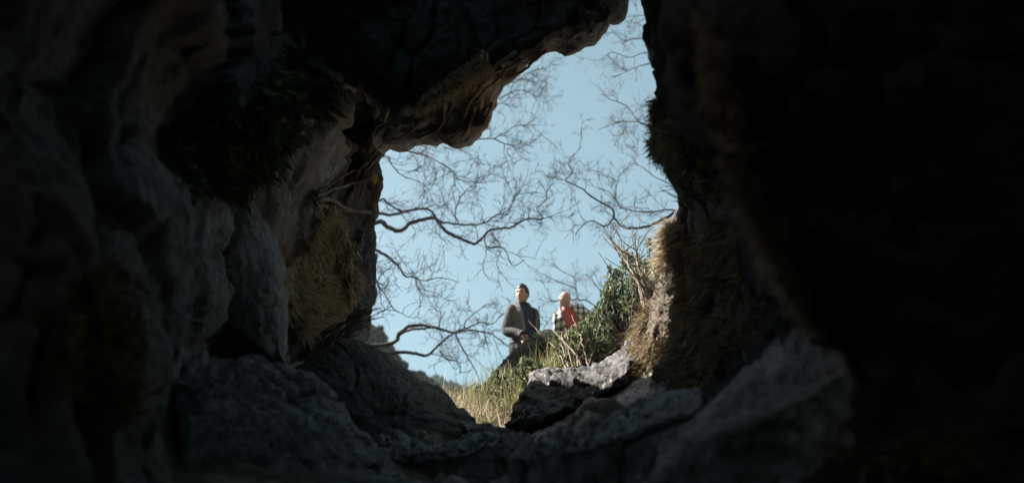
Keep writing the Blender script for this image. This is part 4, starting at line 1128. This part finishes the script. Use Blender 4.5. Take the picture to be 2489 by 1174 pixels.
def plaid():
    m, nt, bs = new_mat('black_white_plaid')
    tc = N(nt, 'ShaderNodeTexCoord'); sx = N(nt, 'ShaderNodeSeparateXYZ')
    nt.links.new(tc.outputs['Object'], sx.inputs[0])
    def stripes(sock, per, duty, off=0.0):
        a = N(nt, 'ShaderNodeMath', operation='ADD'); nt.links.new(sock, a.inputs[0]); a.inputs[1].default_value = 10 + off
        b = N(nt, 'ShaderNodeMath', operation='MODULO'); nt.links.new(a.outputs[0], b.inputs[0]); b.inputs[1].default_value = per
        c = N(nt, 'ShaderNodeMath', operation='LESS_THAN'); nt.links.new(b.outputs[0], c.inputs[0]); c.inputs[1].default_value = per * duty
        return c.outputs[0]
    v1 = stripes(sx.outputs['X'], 0.085, 0.42); h1 = stripes(sx.outputs['Z'], 0.085, 0.42)
    su = N(nt, 'ShaderNodeMath', operation='ADD'); nt.links.new(v1, su.inputs[0]); nt.links.new(h1, su.inputs[1])
    hf = N(nt, 'ShaderNodeMath', operation='MULTIPLY'); nt.links.new(su.outputs[0], hf.inputs[0]); hf.inputs[1].default_value = 0.5
    col = ramp(nt, hf.outputs[0], [(0.0, (0.66, 0.65, 0.58)), (0.5, (0.20, 0.20, 0.20)), (1.0, (0.025, 0.025, 0.03))])
    nt.links.new(col, bs.inputs['Base Color'])
    return m
M['plaid'] = plaid()

def rotz(a): c, s = math.cos(a), math.sin(a); return np.array([(c, -s, 0), (s, c, 0), (0, 0, 1)])
def rotx(a): c, s = math.cos(a), math.sin(a); return np.array([(1, 0, 0), (0, c, -s), (0, s, c)])
def roty(a): c, s = math.cos(a), math.sin(a); return np.array([(c, 0, s), (0, 1, 0), (-s, 0, c)])

def skinned(verts, edges, radii, sub=2):
    """skin modifier over a joint skeleton, evaluated to arrays"""
    me = bpy.data.meshes.new('skeleton'); me.from_pydata([tuple(v) for v in verts], edges, [])
    o = bpy.data.objects.new('skeleton', me); COL.objects.link(o)
    md = o.modifiers.new('skin', 'SKIN'); md.use_smooth_shade = True
    lay = me.skin_vertices[0].data
    for i, r in enumerate(radii):
        lay[i].radius = (r, r) if np.isscalar(r) else r
        lay[i].use_root = (i == 0)
    sb = o.modifiers.new('sub', 'SUBSURF'); sb.levels = sub; sb.render_levels = sub
    ev = o.evaluated_get(bpy.context.evaluated_depsgraph_get())
    m2 = ev.to_mesh()
    V = np.array([v.co[:] for v in m2.vertices]); F = [tuple(p.vertices) for p in m2.polygons]
    ev.to_mesh_clear()
    bpy.data.objects.remove(o); bpy.data.meshes.remove(me)
    return V, F

def ellip(c, r, n=10, m=8):
    th = np.linspace(0, 2 * math.pi, n, endpoint=False); ph = np.linspace(-math.pi / 2, math.pi / 2, m)
    V = np.array([(c[0] + r[0] * math.cos(p) * math.cos(t), c[1] + r[1] * math.cos(p) * math.sin(t), c[2] + r[2] * math.sin(p)) for p in ph for t in th])
    F = [(i * n + j, i * n + (j + 1) % n, (i + 1) * n + (j + 1) % n, (i + 1) * n + j) for i in range(m - 1) for j in range(n)]
    return V, F

def skull(th, ph, grow=0.0):
    """head surface, face towards -Y, centre of the skull at the origin"""
    x = np.cos(ph) * np.cos(th) * (0.079 + grow); y = np.cos(ph) * np.sin(th) * (0.094 + grow); z = np.sin(ph) * (0.122 + grow)
    low = np.clip(-z / 0.122, 0, 1)
    x = x * (1 - 0.32 * low ** 1.6); y = y * (1 - 0.18 * low) - 0.016 * low
    front = np.clip(-y / 0.09, 0, 1)
    g = lambda cx, cz, sx, sz: np.exp(-((x - cx) / sx) ** 2 - ((z - cz) / sz) ** 2) * front ** 2
    y = y - 0.024 * g(0, -0.022, 0.012, 0.014) - 0.012 * g(0, 0.0, 0.009, 0.022)          # nose
    y = y + 0.011 * g(0.031, 0.012, 0.016, 0.011) + 0.011 * g(-0.031, 0.012, 0.016, 0.011) # eye sockets
    y = y - 0.007 * g(0.028, 0.033, 0.022, 0.008) - 0.007 * g(-0.028, 0.033, 0.022, 0.008) # brow
    y = y - 0.006 * g(0, -0.056, 0.020, 0.006) - 0.006 * g(0, -0.068, 0.018, 0.006) + 0.004 * g(0, -0.062, 0.022, 0.003)   # lips
    y = y - 0.008 * g(0, -0.096, 0.022, 0.014)                                             # chin
    y = y - 0.005 * g(0.042, -0.018, 0.016, 0.018) - 0.005 * g(-0.042, -0.018, 0.016, 0.018)
    return np.stack([x, y, z], -1)

def head_parts():
    n, m = 44, 36
    th = np.linspace(0, 2 * math.pi, n, endpoint=False) - math.pi / 2; ph = np.linspace(-math.pi / 2, math.pi / 2, m)
    T, Pp = np.meshgrid(th, ph)
    V = skull(T, Pp).reshape(-1, 3)
    F = [(i * n + j, i * n + (j + 1) % n, (i + 1) * n + (j + 1) % n, (i + 1) * n + j) for i in range(m - 1) for j in range(n)]
    out = [(V, F, 0)]
    for s in (-1, 1):
        v, f = ellip((s * 0.077, 0.008, -0.004), (0.009, 0.020, 0.032)); out.append((v, f, 0))
        v, f = ellip((s * 0.031, -0.077, 0.012), (0.012, 0.009, 0.006)); out.append((v, f, 1))
    return out

def hair_shell(grow=0.008, front=0.060, quiff=0.008):
    n, m = 44, 30
    th = np.linspace(0, 2 * math.pi, n, endpoint=False) - math.pi / 2; ph = np.linspace(-0.35, math.pi / 2, m)
    T, Pp = np.meshgrid(th, ph)
    c = -np.sin(T)                                          # 1 at the face, -1 at the back
    line = np.where(c > 0.55, front, np.where(c > 0.0, 0.006 - 0.05 * (0.55 - c), -0.055))
    g_ = skull(T, Pp, grow)
    base = skull(T, Pp, -0.006)
    k = np.clip((g_[..., 2] - line) / 0.012, 0, 1)[..., None]
    V = base * (1 - k) + g_ * k
    V[..., 2] += quiff * np.clip(V[..., 2] / 0.12, 0, 1) ** 2 * (0.6 + 0.4 * c)
    V = V.reshape(-1, 3); V += 0.004 * np.stack([fbm(V * 55, 2, 3), fbm(V * 55, 2, 4), fbm(V * 55, 2, 5)], -1)
    F = [(i * n + j, i * n + (j + 1) % n, (i + 1) * n + (j + 1) % n, (i + 1) * n + j) for i in range(m - 1) for j in range(n)]
    return V, F

def hand_mesh(wrist, palm_dir, thumb_side, curl=0.5, palm_n=None):
    """palm and five unequal bent fingers; palm_dir = towards the fingers"""
    d = np.array(palm_dir, float); d /= np.linalg.norm(d)
    s = np.array(thumb_side, float); s -= s.dot(d) * d; s /= np.linalg.norm(s)
    u = np.cross(d, s) if palm_n is None else np.array(palm_n, float)
    w = np.array(wrist, float)
    V, F = skinned([w, w + d * 0.04, w + d * 0.085], [(0, 1), (1, 2)], [(0.024, 0.018), (0.040, 0.016), (0.042, 0.014)], 2)
    out = [(V, F)]
    for i, (off, L) in enumerate(((0.030, 0.072), (0.010, 0.080), (-0.011, 0.075), (-0.030, 0.060))):
        p = w + d * 0.075 + s * off
        a1, a2, a3 = curl * 0.5, curl * 1.3, curl * 2.0
        pts = [p, p + d * 0.015]
        for a, f in ((a1, 0.45), (a2, 0.32), (a3, 0.23)):
            pts.append(pts[-1] + (d * math.cos(a) + u * math.sin(a)) * L * f)
        out.append(skinned(pts, [(k, k + 1) for k in range(4)], [0.0095, 0.0095, 0.009, 0.008, 0.007], 1))
    p = w + d * 0.025 + s * 0.028
    pts = [p, p + (d * 0.6 + s * 0.8) * 0.032, p + (d * 0.6 + s * 0.8) * 0.032 + (d * 0.85 + u * 0.4) * 0.030, p + (d * 0.6 + s * 0.8) * 0.032 + (d * 0.85 + u * 0.4) * 0.054]
    out.append(skinned(pts, [(0, 1), (1, 2), (2, 3)], [0.012, 0.011, 0.010, 0.008], 1))
    return out

def ring_cloth(zs, rx, ry, cy, a0, n=56, fold=0.006, seed=0, thick=0.007):
    """garment body as rings; a0 = half angle of the front opening per ring (0 = closed)"""
    zs, rx, ry, cy, a0 = (np.asarray(a, float) for a in (zs, rx, ry, cy, a0))
    k = 5 * (len(zs) - 1) + 1
    t = np.linspace(0, len(zs) - 1, k)
    prm = crom(np.stack([zs, rx, ry, cy, a0], -1), t)
    closed = a0.max() == 0
    lin = np.linspace(0, 1, n, endpoint=not closed)
    V = np.zeros((k, n, 3))
    for i in range(k):
        z, X, Y, C_, A = prm[i]
        th = -math.pi / 2 + A + lin * (2 * math.pi - 2 * A)
        sq = 1.0
        V[i, :, 0] = X * np.sign(np.cos(th)) * np.abs(np.cos(th)) ** 0.85
        V[i, :, 1] = C_ + Y * np.sign(np.sin(th)) * np.abs(np.sin(th)) ** 0.85
        V[i, :, 2] = z
    f = V.reshape(-1, 3)
    d = fold * fbm(f * (9, 9, 4), 3, seed + 70) * 2 + fold * fbm(f * (24, 24, 7), 2, seed + 75)
    o = f.copy(); o[:, 2] = 0; o /= np.maximum(np.linalg.norm(o, axis=1, keepdims=True), 1e-6)
    f = f + o * d[:, None]
    F = grid_faces(k, n, wrap_v=closed)
    inner = f - o * thick
    F2 = F[:, ::-1] + len(f)
    allF = [tuple(q) for q in F] + [tuple(q) for q in F2]
    idx = np.arange(k * n).reshape(k, n); m = k * n
    def rim(line):
        for a, b in zip(line[:-1], line[1:]): allF.append((int(a), int(a + m), int(b + m), int(b)))
    rim(idx[0]); rim(idx[-1])
    if not closed: rim(idx[:, 0]); rim(idx[:, -1])
    return np.concatenate([f, inner]), allF, idx

def sleeve(pts, radii, seed=0):
    q = crom(np.array(pts, float), np.linspace(0, len(pts) - 1, 9 * (len(pts) - 1) + 1))
    r = np.interp(np.linspace(0, 1, len(q)), np.linspace(0, 1, len(radii)), radii)
    V, F = tube(q, r, 18)
    c = np.repeat(q, 18, 0); o = V - c; o /= np.maximum(np.linalg.norm(o, axis=1, keepdims=True), 1e-6)
    V = V + o * (0.010 * fbm(V * (16, 16, 22), 3, seed + 80, ridged=True))[:, None]
    k = len(q)
    cap = [tuple(range(18)), tuple((k - 1) * 18 + j for j in range(17, -1, -1))]
    return V, [tuple(f) for f in F] + cap

def make_person(label, top_px, depth, H, yaw, head_yaw, head_pitch, head_roll, bend, pose, cloth, lean_side=0.0):
    """bend = forward tilt of the upper body; pose = joints; cloth = garments"""
    J = pose
    def warp(V):
        V = np.array(V, float)
        w = np.clip((V[:, 2] - 0.90) / 0.30, 0, 1); w = w * w * (3 - 2 * w)
        piv = np.array((0, 0, 0.95))
        Bf = (V - piv) @ (roty(lean_side) @ rotx(bend)).T + piv
        return V * (1 - w[:, None]) + Bf * w[:, None]
    # body
    names = [k for k in J if not k.startswith(('thumb', 'handdir'))]
    verts = [J[k][0] for k in names]; rad_ = [J[k][1] for k in names]
    ed = [('pelvis', 'spine'), ('spine', 'chest'), ('chest', 'neck'), ('neck', 'nape')]
    for s in 'lr': ed += [('chest', 'shoulder_' + s), ('shoulder_' + s, 'elbow_' + s), ('elbow_' + s, 'wrist_' + s), ('pelvis', 'hip_' + s), ('hip_' + s, 'knee_' + s), ('knee_' + s, 'ankle_' + s), ('ankle_' + s, 'toe_' + s)]
    V, F = skinned(verts, [(names.index(a), names.index(b)) for a, b in ed], rad_, 2)
    parts = [(warp(V), F, 0)]
    Rh = rotz(head_yaw) @ roty(head_roll) @ rotx(head_pitch)
    nape = warp(np.array([J['nape'][0]]))[0]
    hc = nape + Rh @ np.array((0, -0.012, 0.10))
    for v, f, mi in head_parts(): parts.append((v @ Rh.T + hc, f, mi))
    for s, sg in (('l', 1), ('r', -1)):
        w_ = warp(np.array([J['wrist_' + s][0]]))[0]; e_ = warp(np.array([J['elbow_' + s][0]]))[0]
        d = w_ - e_
        for v, f in hand_mesh(w_ - d / np.linalg.norm(d) * 0.01, J.get('handdir_' + s, (d,))[0], J.get('thumb_' + s, ((0, -1, 0),))[0], 0.55): parts.append((v, f, 0))
    # world placement: the top of the head sits where the photograph has it
    topz = (hc + Rh @ np.array((0, 0, 0.122)))
    Rw = rotz(yaw)
    target = W([(top_px[0], top_px[1], depth)])[0]
    s_ = H / 1.78
    foot = target - (Rw @ topz) * s_
    def put(V): return (np.asarray(V) @ Rw.T) * s_ + foot
    Vs = []; Fs = []; Ms = []; n = 0
    for v, f, mi in parts:
        Vs.append(v); Fs += [tuple(int(i) + n for i in q) for q in f]; Ms += [mi] * len(f); n += len(v)
    me = mesh_from('person', put(np.concatenate(Vs)) - foot, Fs, M['skin'])
    me.materials.append(M['eye'])
    me.polygons.foreach_set('material_index', np.array(Ms, np.int32))
    o = bpy.data.objects.new('person', me); COL.objects.link(o); o.location = foot
    o['label'] = label; o['category'] = 'person'
    for nm, v, f, mat, kind, par in cloth(J, warp, Rh, hc):
        p = o if par is None else par
        c_ = add(nm, put(v), f, M[mat], parent=o)
    return o, foot

BASE = dict(
    pelvis=((0, 0, 0.95), (0.15, 0.11)), spine=((0, 0.01, 1.13), (0.135, 0.10)), chest=((0, 0.0, 1.34), (0.155, 0.105)), neck=((0, 0.010, 1.48), 0.060), nape=((0, -0.012, 1.535), 0.057),
    shoulder_l=((0.160, 0.01, 1.43), 0.058), elbow_l=((0.245, 0.03, 1.14), 0.043), wrist_l=((0.25, -0.08, 0.91), 0.028),
    shoulder_r=((-0.160, 0.01, 1.43), 0.058), elbow_r=((-0.245, 0.03, 1.14), 0.043), wrist_r=((-0.25, -0.08, 0.91), 0.028),
    hip_l=((0.09, 0, 0.88), 0.095), knee_l=((0.10, -0.02, 0.49), 0.058), ankle_l=((0.105, 0.02, 0.085), 0.040), toe_l=((0.12, -0.15, 0.035), 0.032),
    hip_r=((-0.09, 0, 0.88), 0.095), knee_r=((-0.10, -0.02, 0.49), 0.058), ankle_r=((-0.105, 0.02, 0.085), 0.040), toe_r=((-0.12, -0.15, 0.035), 0.032))

def trousers(J):
    out = []
    for s in 'lr':
        h, k, a = (np.array(J[n + s][0]) for n in ('hip_', 'knee_', 'ankle_'))
        out.append(sleeve([h + (0, 0, 0.10), h, 0.5 * (h + k), k, 0.5 * (k + a), a - (0, 0, 0.02)], [0.115, 0.112, 0.098, 0.080, 0.072, 0.066], 5))
    return out
def shoe(J, s):
    a, t = np.array(J['ankle_' + s][0]), np.array(J['toe_' + s][0])
    return skinned([a + (0, 0.03, -0.03), a + (0, -0.03, -0.04), t + (0, 0.02, 0.01), t + (0, -0.03, 0.0)], [(0, 1), (1, 2), (2, 3)], [0.046, 0.05, 0.045, 0.036], 2)

def coat_man(J, warp, Rh, hc):
    out = []
    v, f = hair_shell(); out.append(('hair', v @ Rh.T + hc, f, 'hair', None, None))
    for s in (-1, 1):
        v, f = ellip((s * 0.030, -0.090, 0.036), (0.018, 0.006, 0.004)); out.append(('eyebrow', v @ Rh.T + hc, f, 'hair', None, None))
    v, f, _ = ring_cloth([0.86, 1.0, 1.15, 1.32, 1.42, 1.475, 1.53], [0.178, 0.168, 0.165, 0.175, 0.150, 0.085, 0.066], [0.135, 0.125, 0.122, 0.128, 0.105, 0.078, 0.066], [0, 0, .0, 0, .005, .008, .008], [0] * 7, seed=1)
    out.append(('sweater', warp(v), f, 'navy', None, None))
    v, f, idx = ring_cloth([0.74, 0.90, 1.05, 1.20, 1.35, 1.435, 1.48, 1.535], [0.205, 0.190, 0.178, 0.178, 0.190, 0.172, 0.115, 0.085], [0.190, 0.172, 0.158, 0.152, 0.156, 0.130, 0.098, 0.090],
                           [0, 0, 0, 0, 0, .004, .010, .022], [0.60, 0.52, 0.46, 0.44, 0.50, 0.62, 0.80, 0.85], fold=0.009, seed=2)
    out.append(('coat', warp(v), f, 'tweed', None, None))
    k, n = idx.shape
    for e, sg in ((0, -1), (n - 1, 1)):                                   # lapels turned back along both front edges
        i0 = int(k * 0.10); a = v[idx[i0:, e]]; inn = v[idx[i0:, 7 if e == 0 else n - 8]]
        b = a + (inn - a) * np.interp(np.linspace(0, 1, len(a)), [0, 0.3, 0.75, 1.0], [0.15, 0.30, 0.85, 0.55])[:, None]
        push = np.array((0, -0.016, 0))
        q = np.stack([a + push * 0.6, 0.5 * (a + b) + push * 1.5, b + push], 1).reshape(-1, 3)
        out.append(('lapel', warp(q), [tuple(t) for t in grid_faces(len(a), 3)], 'lining', None, None))
    for s in 'lr':
        sh, el, wr = (np.array(J[m + s][0]) for m in ('shoulder_', 'elbow_', 'wrist_'))
        v, f = sleeve([sh + (0, 0, 0.035) + (0.02 if s == 'r' else -0.02, 0, 0), sh + (0, 0, -0.02), 0.5 * (sh + el), el, 0.5 * (el + wr), wr + (wr - el) * 0.03], [0.050, 0.074, 0.072, 0.066, 0.060, 0.056], 9)
        out.append(('sleeve', warp(v), f, 'tweed', None, None))
        v, f = sleeve([wr - (wr - el) * 0.10, wr + (wr - el) * 0.06], [0.058, 0.052], 9)
        out.append(('cuff', warp(v), f, 'navy', None, None))
    v, f, _ = ring_cloth([1.475, 1.50, 1.525], [0.073, 0.068, 0.064], [0.076, 0.070, 0.066], [.006, .008, .010], [0.25, 0.2, 0.15], seed=4, fold=0.002)
    out.append(('collar', warp(v), f, 'plaid' if False else 'lining', None, None))
    for v, f in trousers(J): out.append(('trouser_leg', v, f, 'trouser', None, None))
    for s in 'lr': v, f = shoe(J, s); out.append(('shoe', v, f, 'leather', None, None))
    return out
P1 = dict(BASE)
P1.update(elbow_r=((-0.225, 0.03, 1.16), 0.043), wrist_r=((-0.175, -0.20, 1.035), 0.028), thumb_r=((0.6, -0.6, 0.2),), handdir_r=((0.08, -0.22, -0.5),),
          elbow_l=((0.215, 0.06, 1.14), 0.043), wrist_l=((0.215, 0.0, 0.89), 0.028), thumb_l=((-0.3, -0.9, 0),))
man1, foot1 = make_person('dark haired man in open grey tweed coat standing behind the dark mossy hump', (1269, 692), 12.6, 1.80, math.radians(34), math.radians(-58), math.radians(12), math.radians(4), math.radians(4), P1, coat_man, lean_side=math.radians(-6))

def plaid_man(J, warp, Rh, hc):
    out = []
    for s in (-1, 1):
        v, f = ellip((s * 0.030, -0.090, 0.036), (0.016, 0.005, 0.003)); out.append(('eyebrow', v @ Rh.T + hc, f, 'hair', None, None))
    v, f, _ = ring_cloth([0.86, 1.0, 1.15, 1.32, 1.42, 1.475, 1.52], [0.185, 0.180, 0.178, 0.180, 0.150, 0.085, 0.068], [0.150, 0.145, 0.138, 0.135, 0.108, 0.080, 0.068], [0, 0, .0, 0, .005, .008, .008], [0] * 7, seed=11, fold=0.010)
    out.append(('shirt', warp(v), f, 'red', None, None))
    v, f, idx = ring_cloth([0.80, 0.95, 1.10, 1.22, 1.35, 1.435, 1.48, 1.525], [0.235, 0.222, 0.210, 0.206, 0.213, 0.190, 0.115, 0.090], [0.180, 0.170, 0.160, 0.154, 0.156, 0.130, 0.100, 0.092],
                           [0, 0, 0, 0, 0, .004, .010, .020], [0.60, 0.56, 0.50, 0.46, 0.46, 0.55, 0.75, 0.85], fold=0.010, seed=12)
    out.append(('overshirt', warp(v), f, 'plaid', None, None))
    for s in 'lr':
        sh, el, wr = (np.array(J[m + s][0]) for m in ('shoulder_', 'elbow_', 'wrist_'))
        v, f = sleeve([sh + (0, 0, 0.035) + (0.02 if s == 'r' else -0.02, 0, 0), sh + (0, 0, -0.02), 0.5 * (sh + el), el, 0.5 * (el + wr), wr + (wr - el) * 0.02], [0.055, 0.085, 0.080, 0.072, 0.066, 0.060], 19)
        out.append(('sleeve', warp(v), f, 'plaid', None, None))
    for v, f in trousers(J): out.append(('trouser_leg', v, f, 'maroon', None, None))
    for s in 'lr': v, f = shoe(J, s); out.append(('shoe', v, f, 'leather', None, None))
    return out
P2 = dict(BASE)
P2.update(elbow_l=((0.32, -0.12, 1.16), 0.043), wrist_l=((0.36, -0.26, 0.96), 0.028), thumb_l=((-0.6, -0.7, 0),),
          hip_l=((0.10, -0.02, 0.90), 0.095), knee_l=((0.30, -0.36, 0.72), 0.058), ankle_l=((0.32, -0.26, 0.32), 0.040), toe_l=((0.36, -0.42, 0.27), 0.032),
          elbow_r=((-0.265, 0.02, 1.14), 0.043), wrist_r=((-0.25, -0.10, 0.91), 0.028))
man2, foot2 = make_person('bald man in red shirt and open black and white plaid overshirt leaning forward', (1377, 710), 15.4, 1.74, math.radians(-14), math.radians(-58), math.radians(-8), math.radians(14), math.radians(48), P2, plaid_man, lean_side=math.radians(-22))
# the step of rock his raised foot rests on
# ------------------------------------------------------------ air between the viewer and the hills
m = bpy.data.materials.new('haze'); m.use_nodes = True
nt = m.node_tree
for n in list(nt.nodes): nt.nodes.remove(n)
o_ = nt.nodes.new('ShaderNodeOutputMaterial'); v_ = nt.nodes.new('ShaderNodeVolumePrincipled')
v_.inputs['Color'].default_value = (0.82, 0.92, 1.0, 1); v_.inputs['Density'].default_value = 0.0009; v_.inputs['Anisotropy'].default_value = 0.0
nt.links.new(v_.outputs[0], o_.inputs['Volume'])
x0, x1, y0, y1, z0, z1 = -130, 130, -12, 132, -8, 70
Vh = np.array([(x, y, z) for x in (x0, x1) for y in (y0, y1) for z in (z0, z1)], float)
hz = add('haze', Vh, [(0, 1, 3, 2), (4, 6, 7, 5), (0, 4, 5, 1), (2, 3, 7, 6), (0, 2, 6, 4), (1, 5, 7, 3)], m, smooth=False, kind='stuff')
SC.cycles.volume_bounces = 1
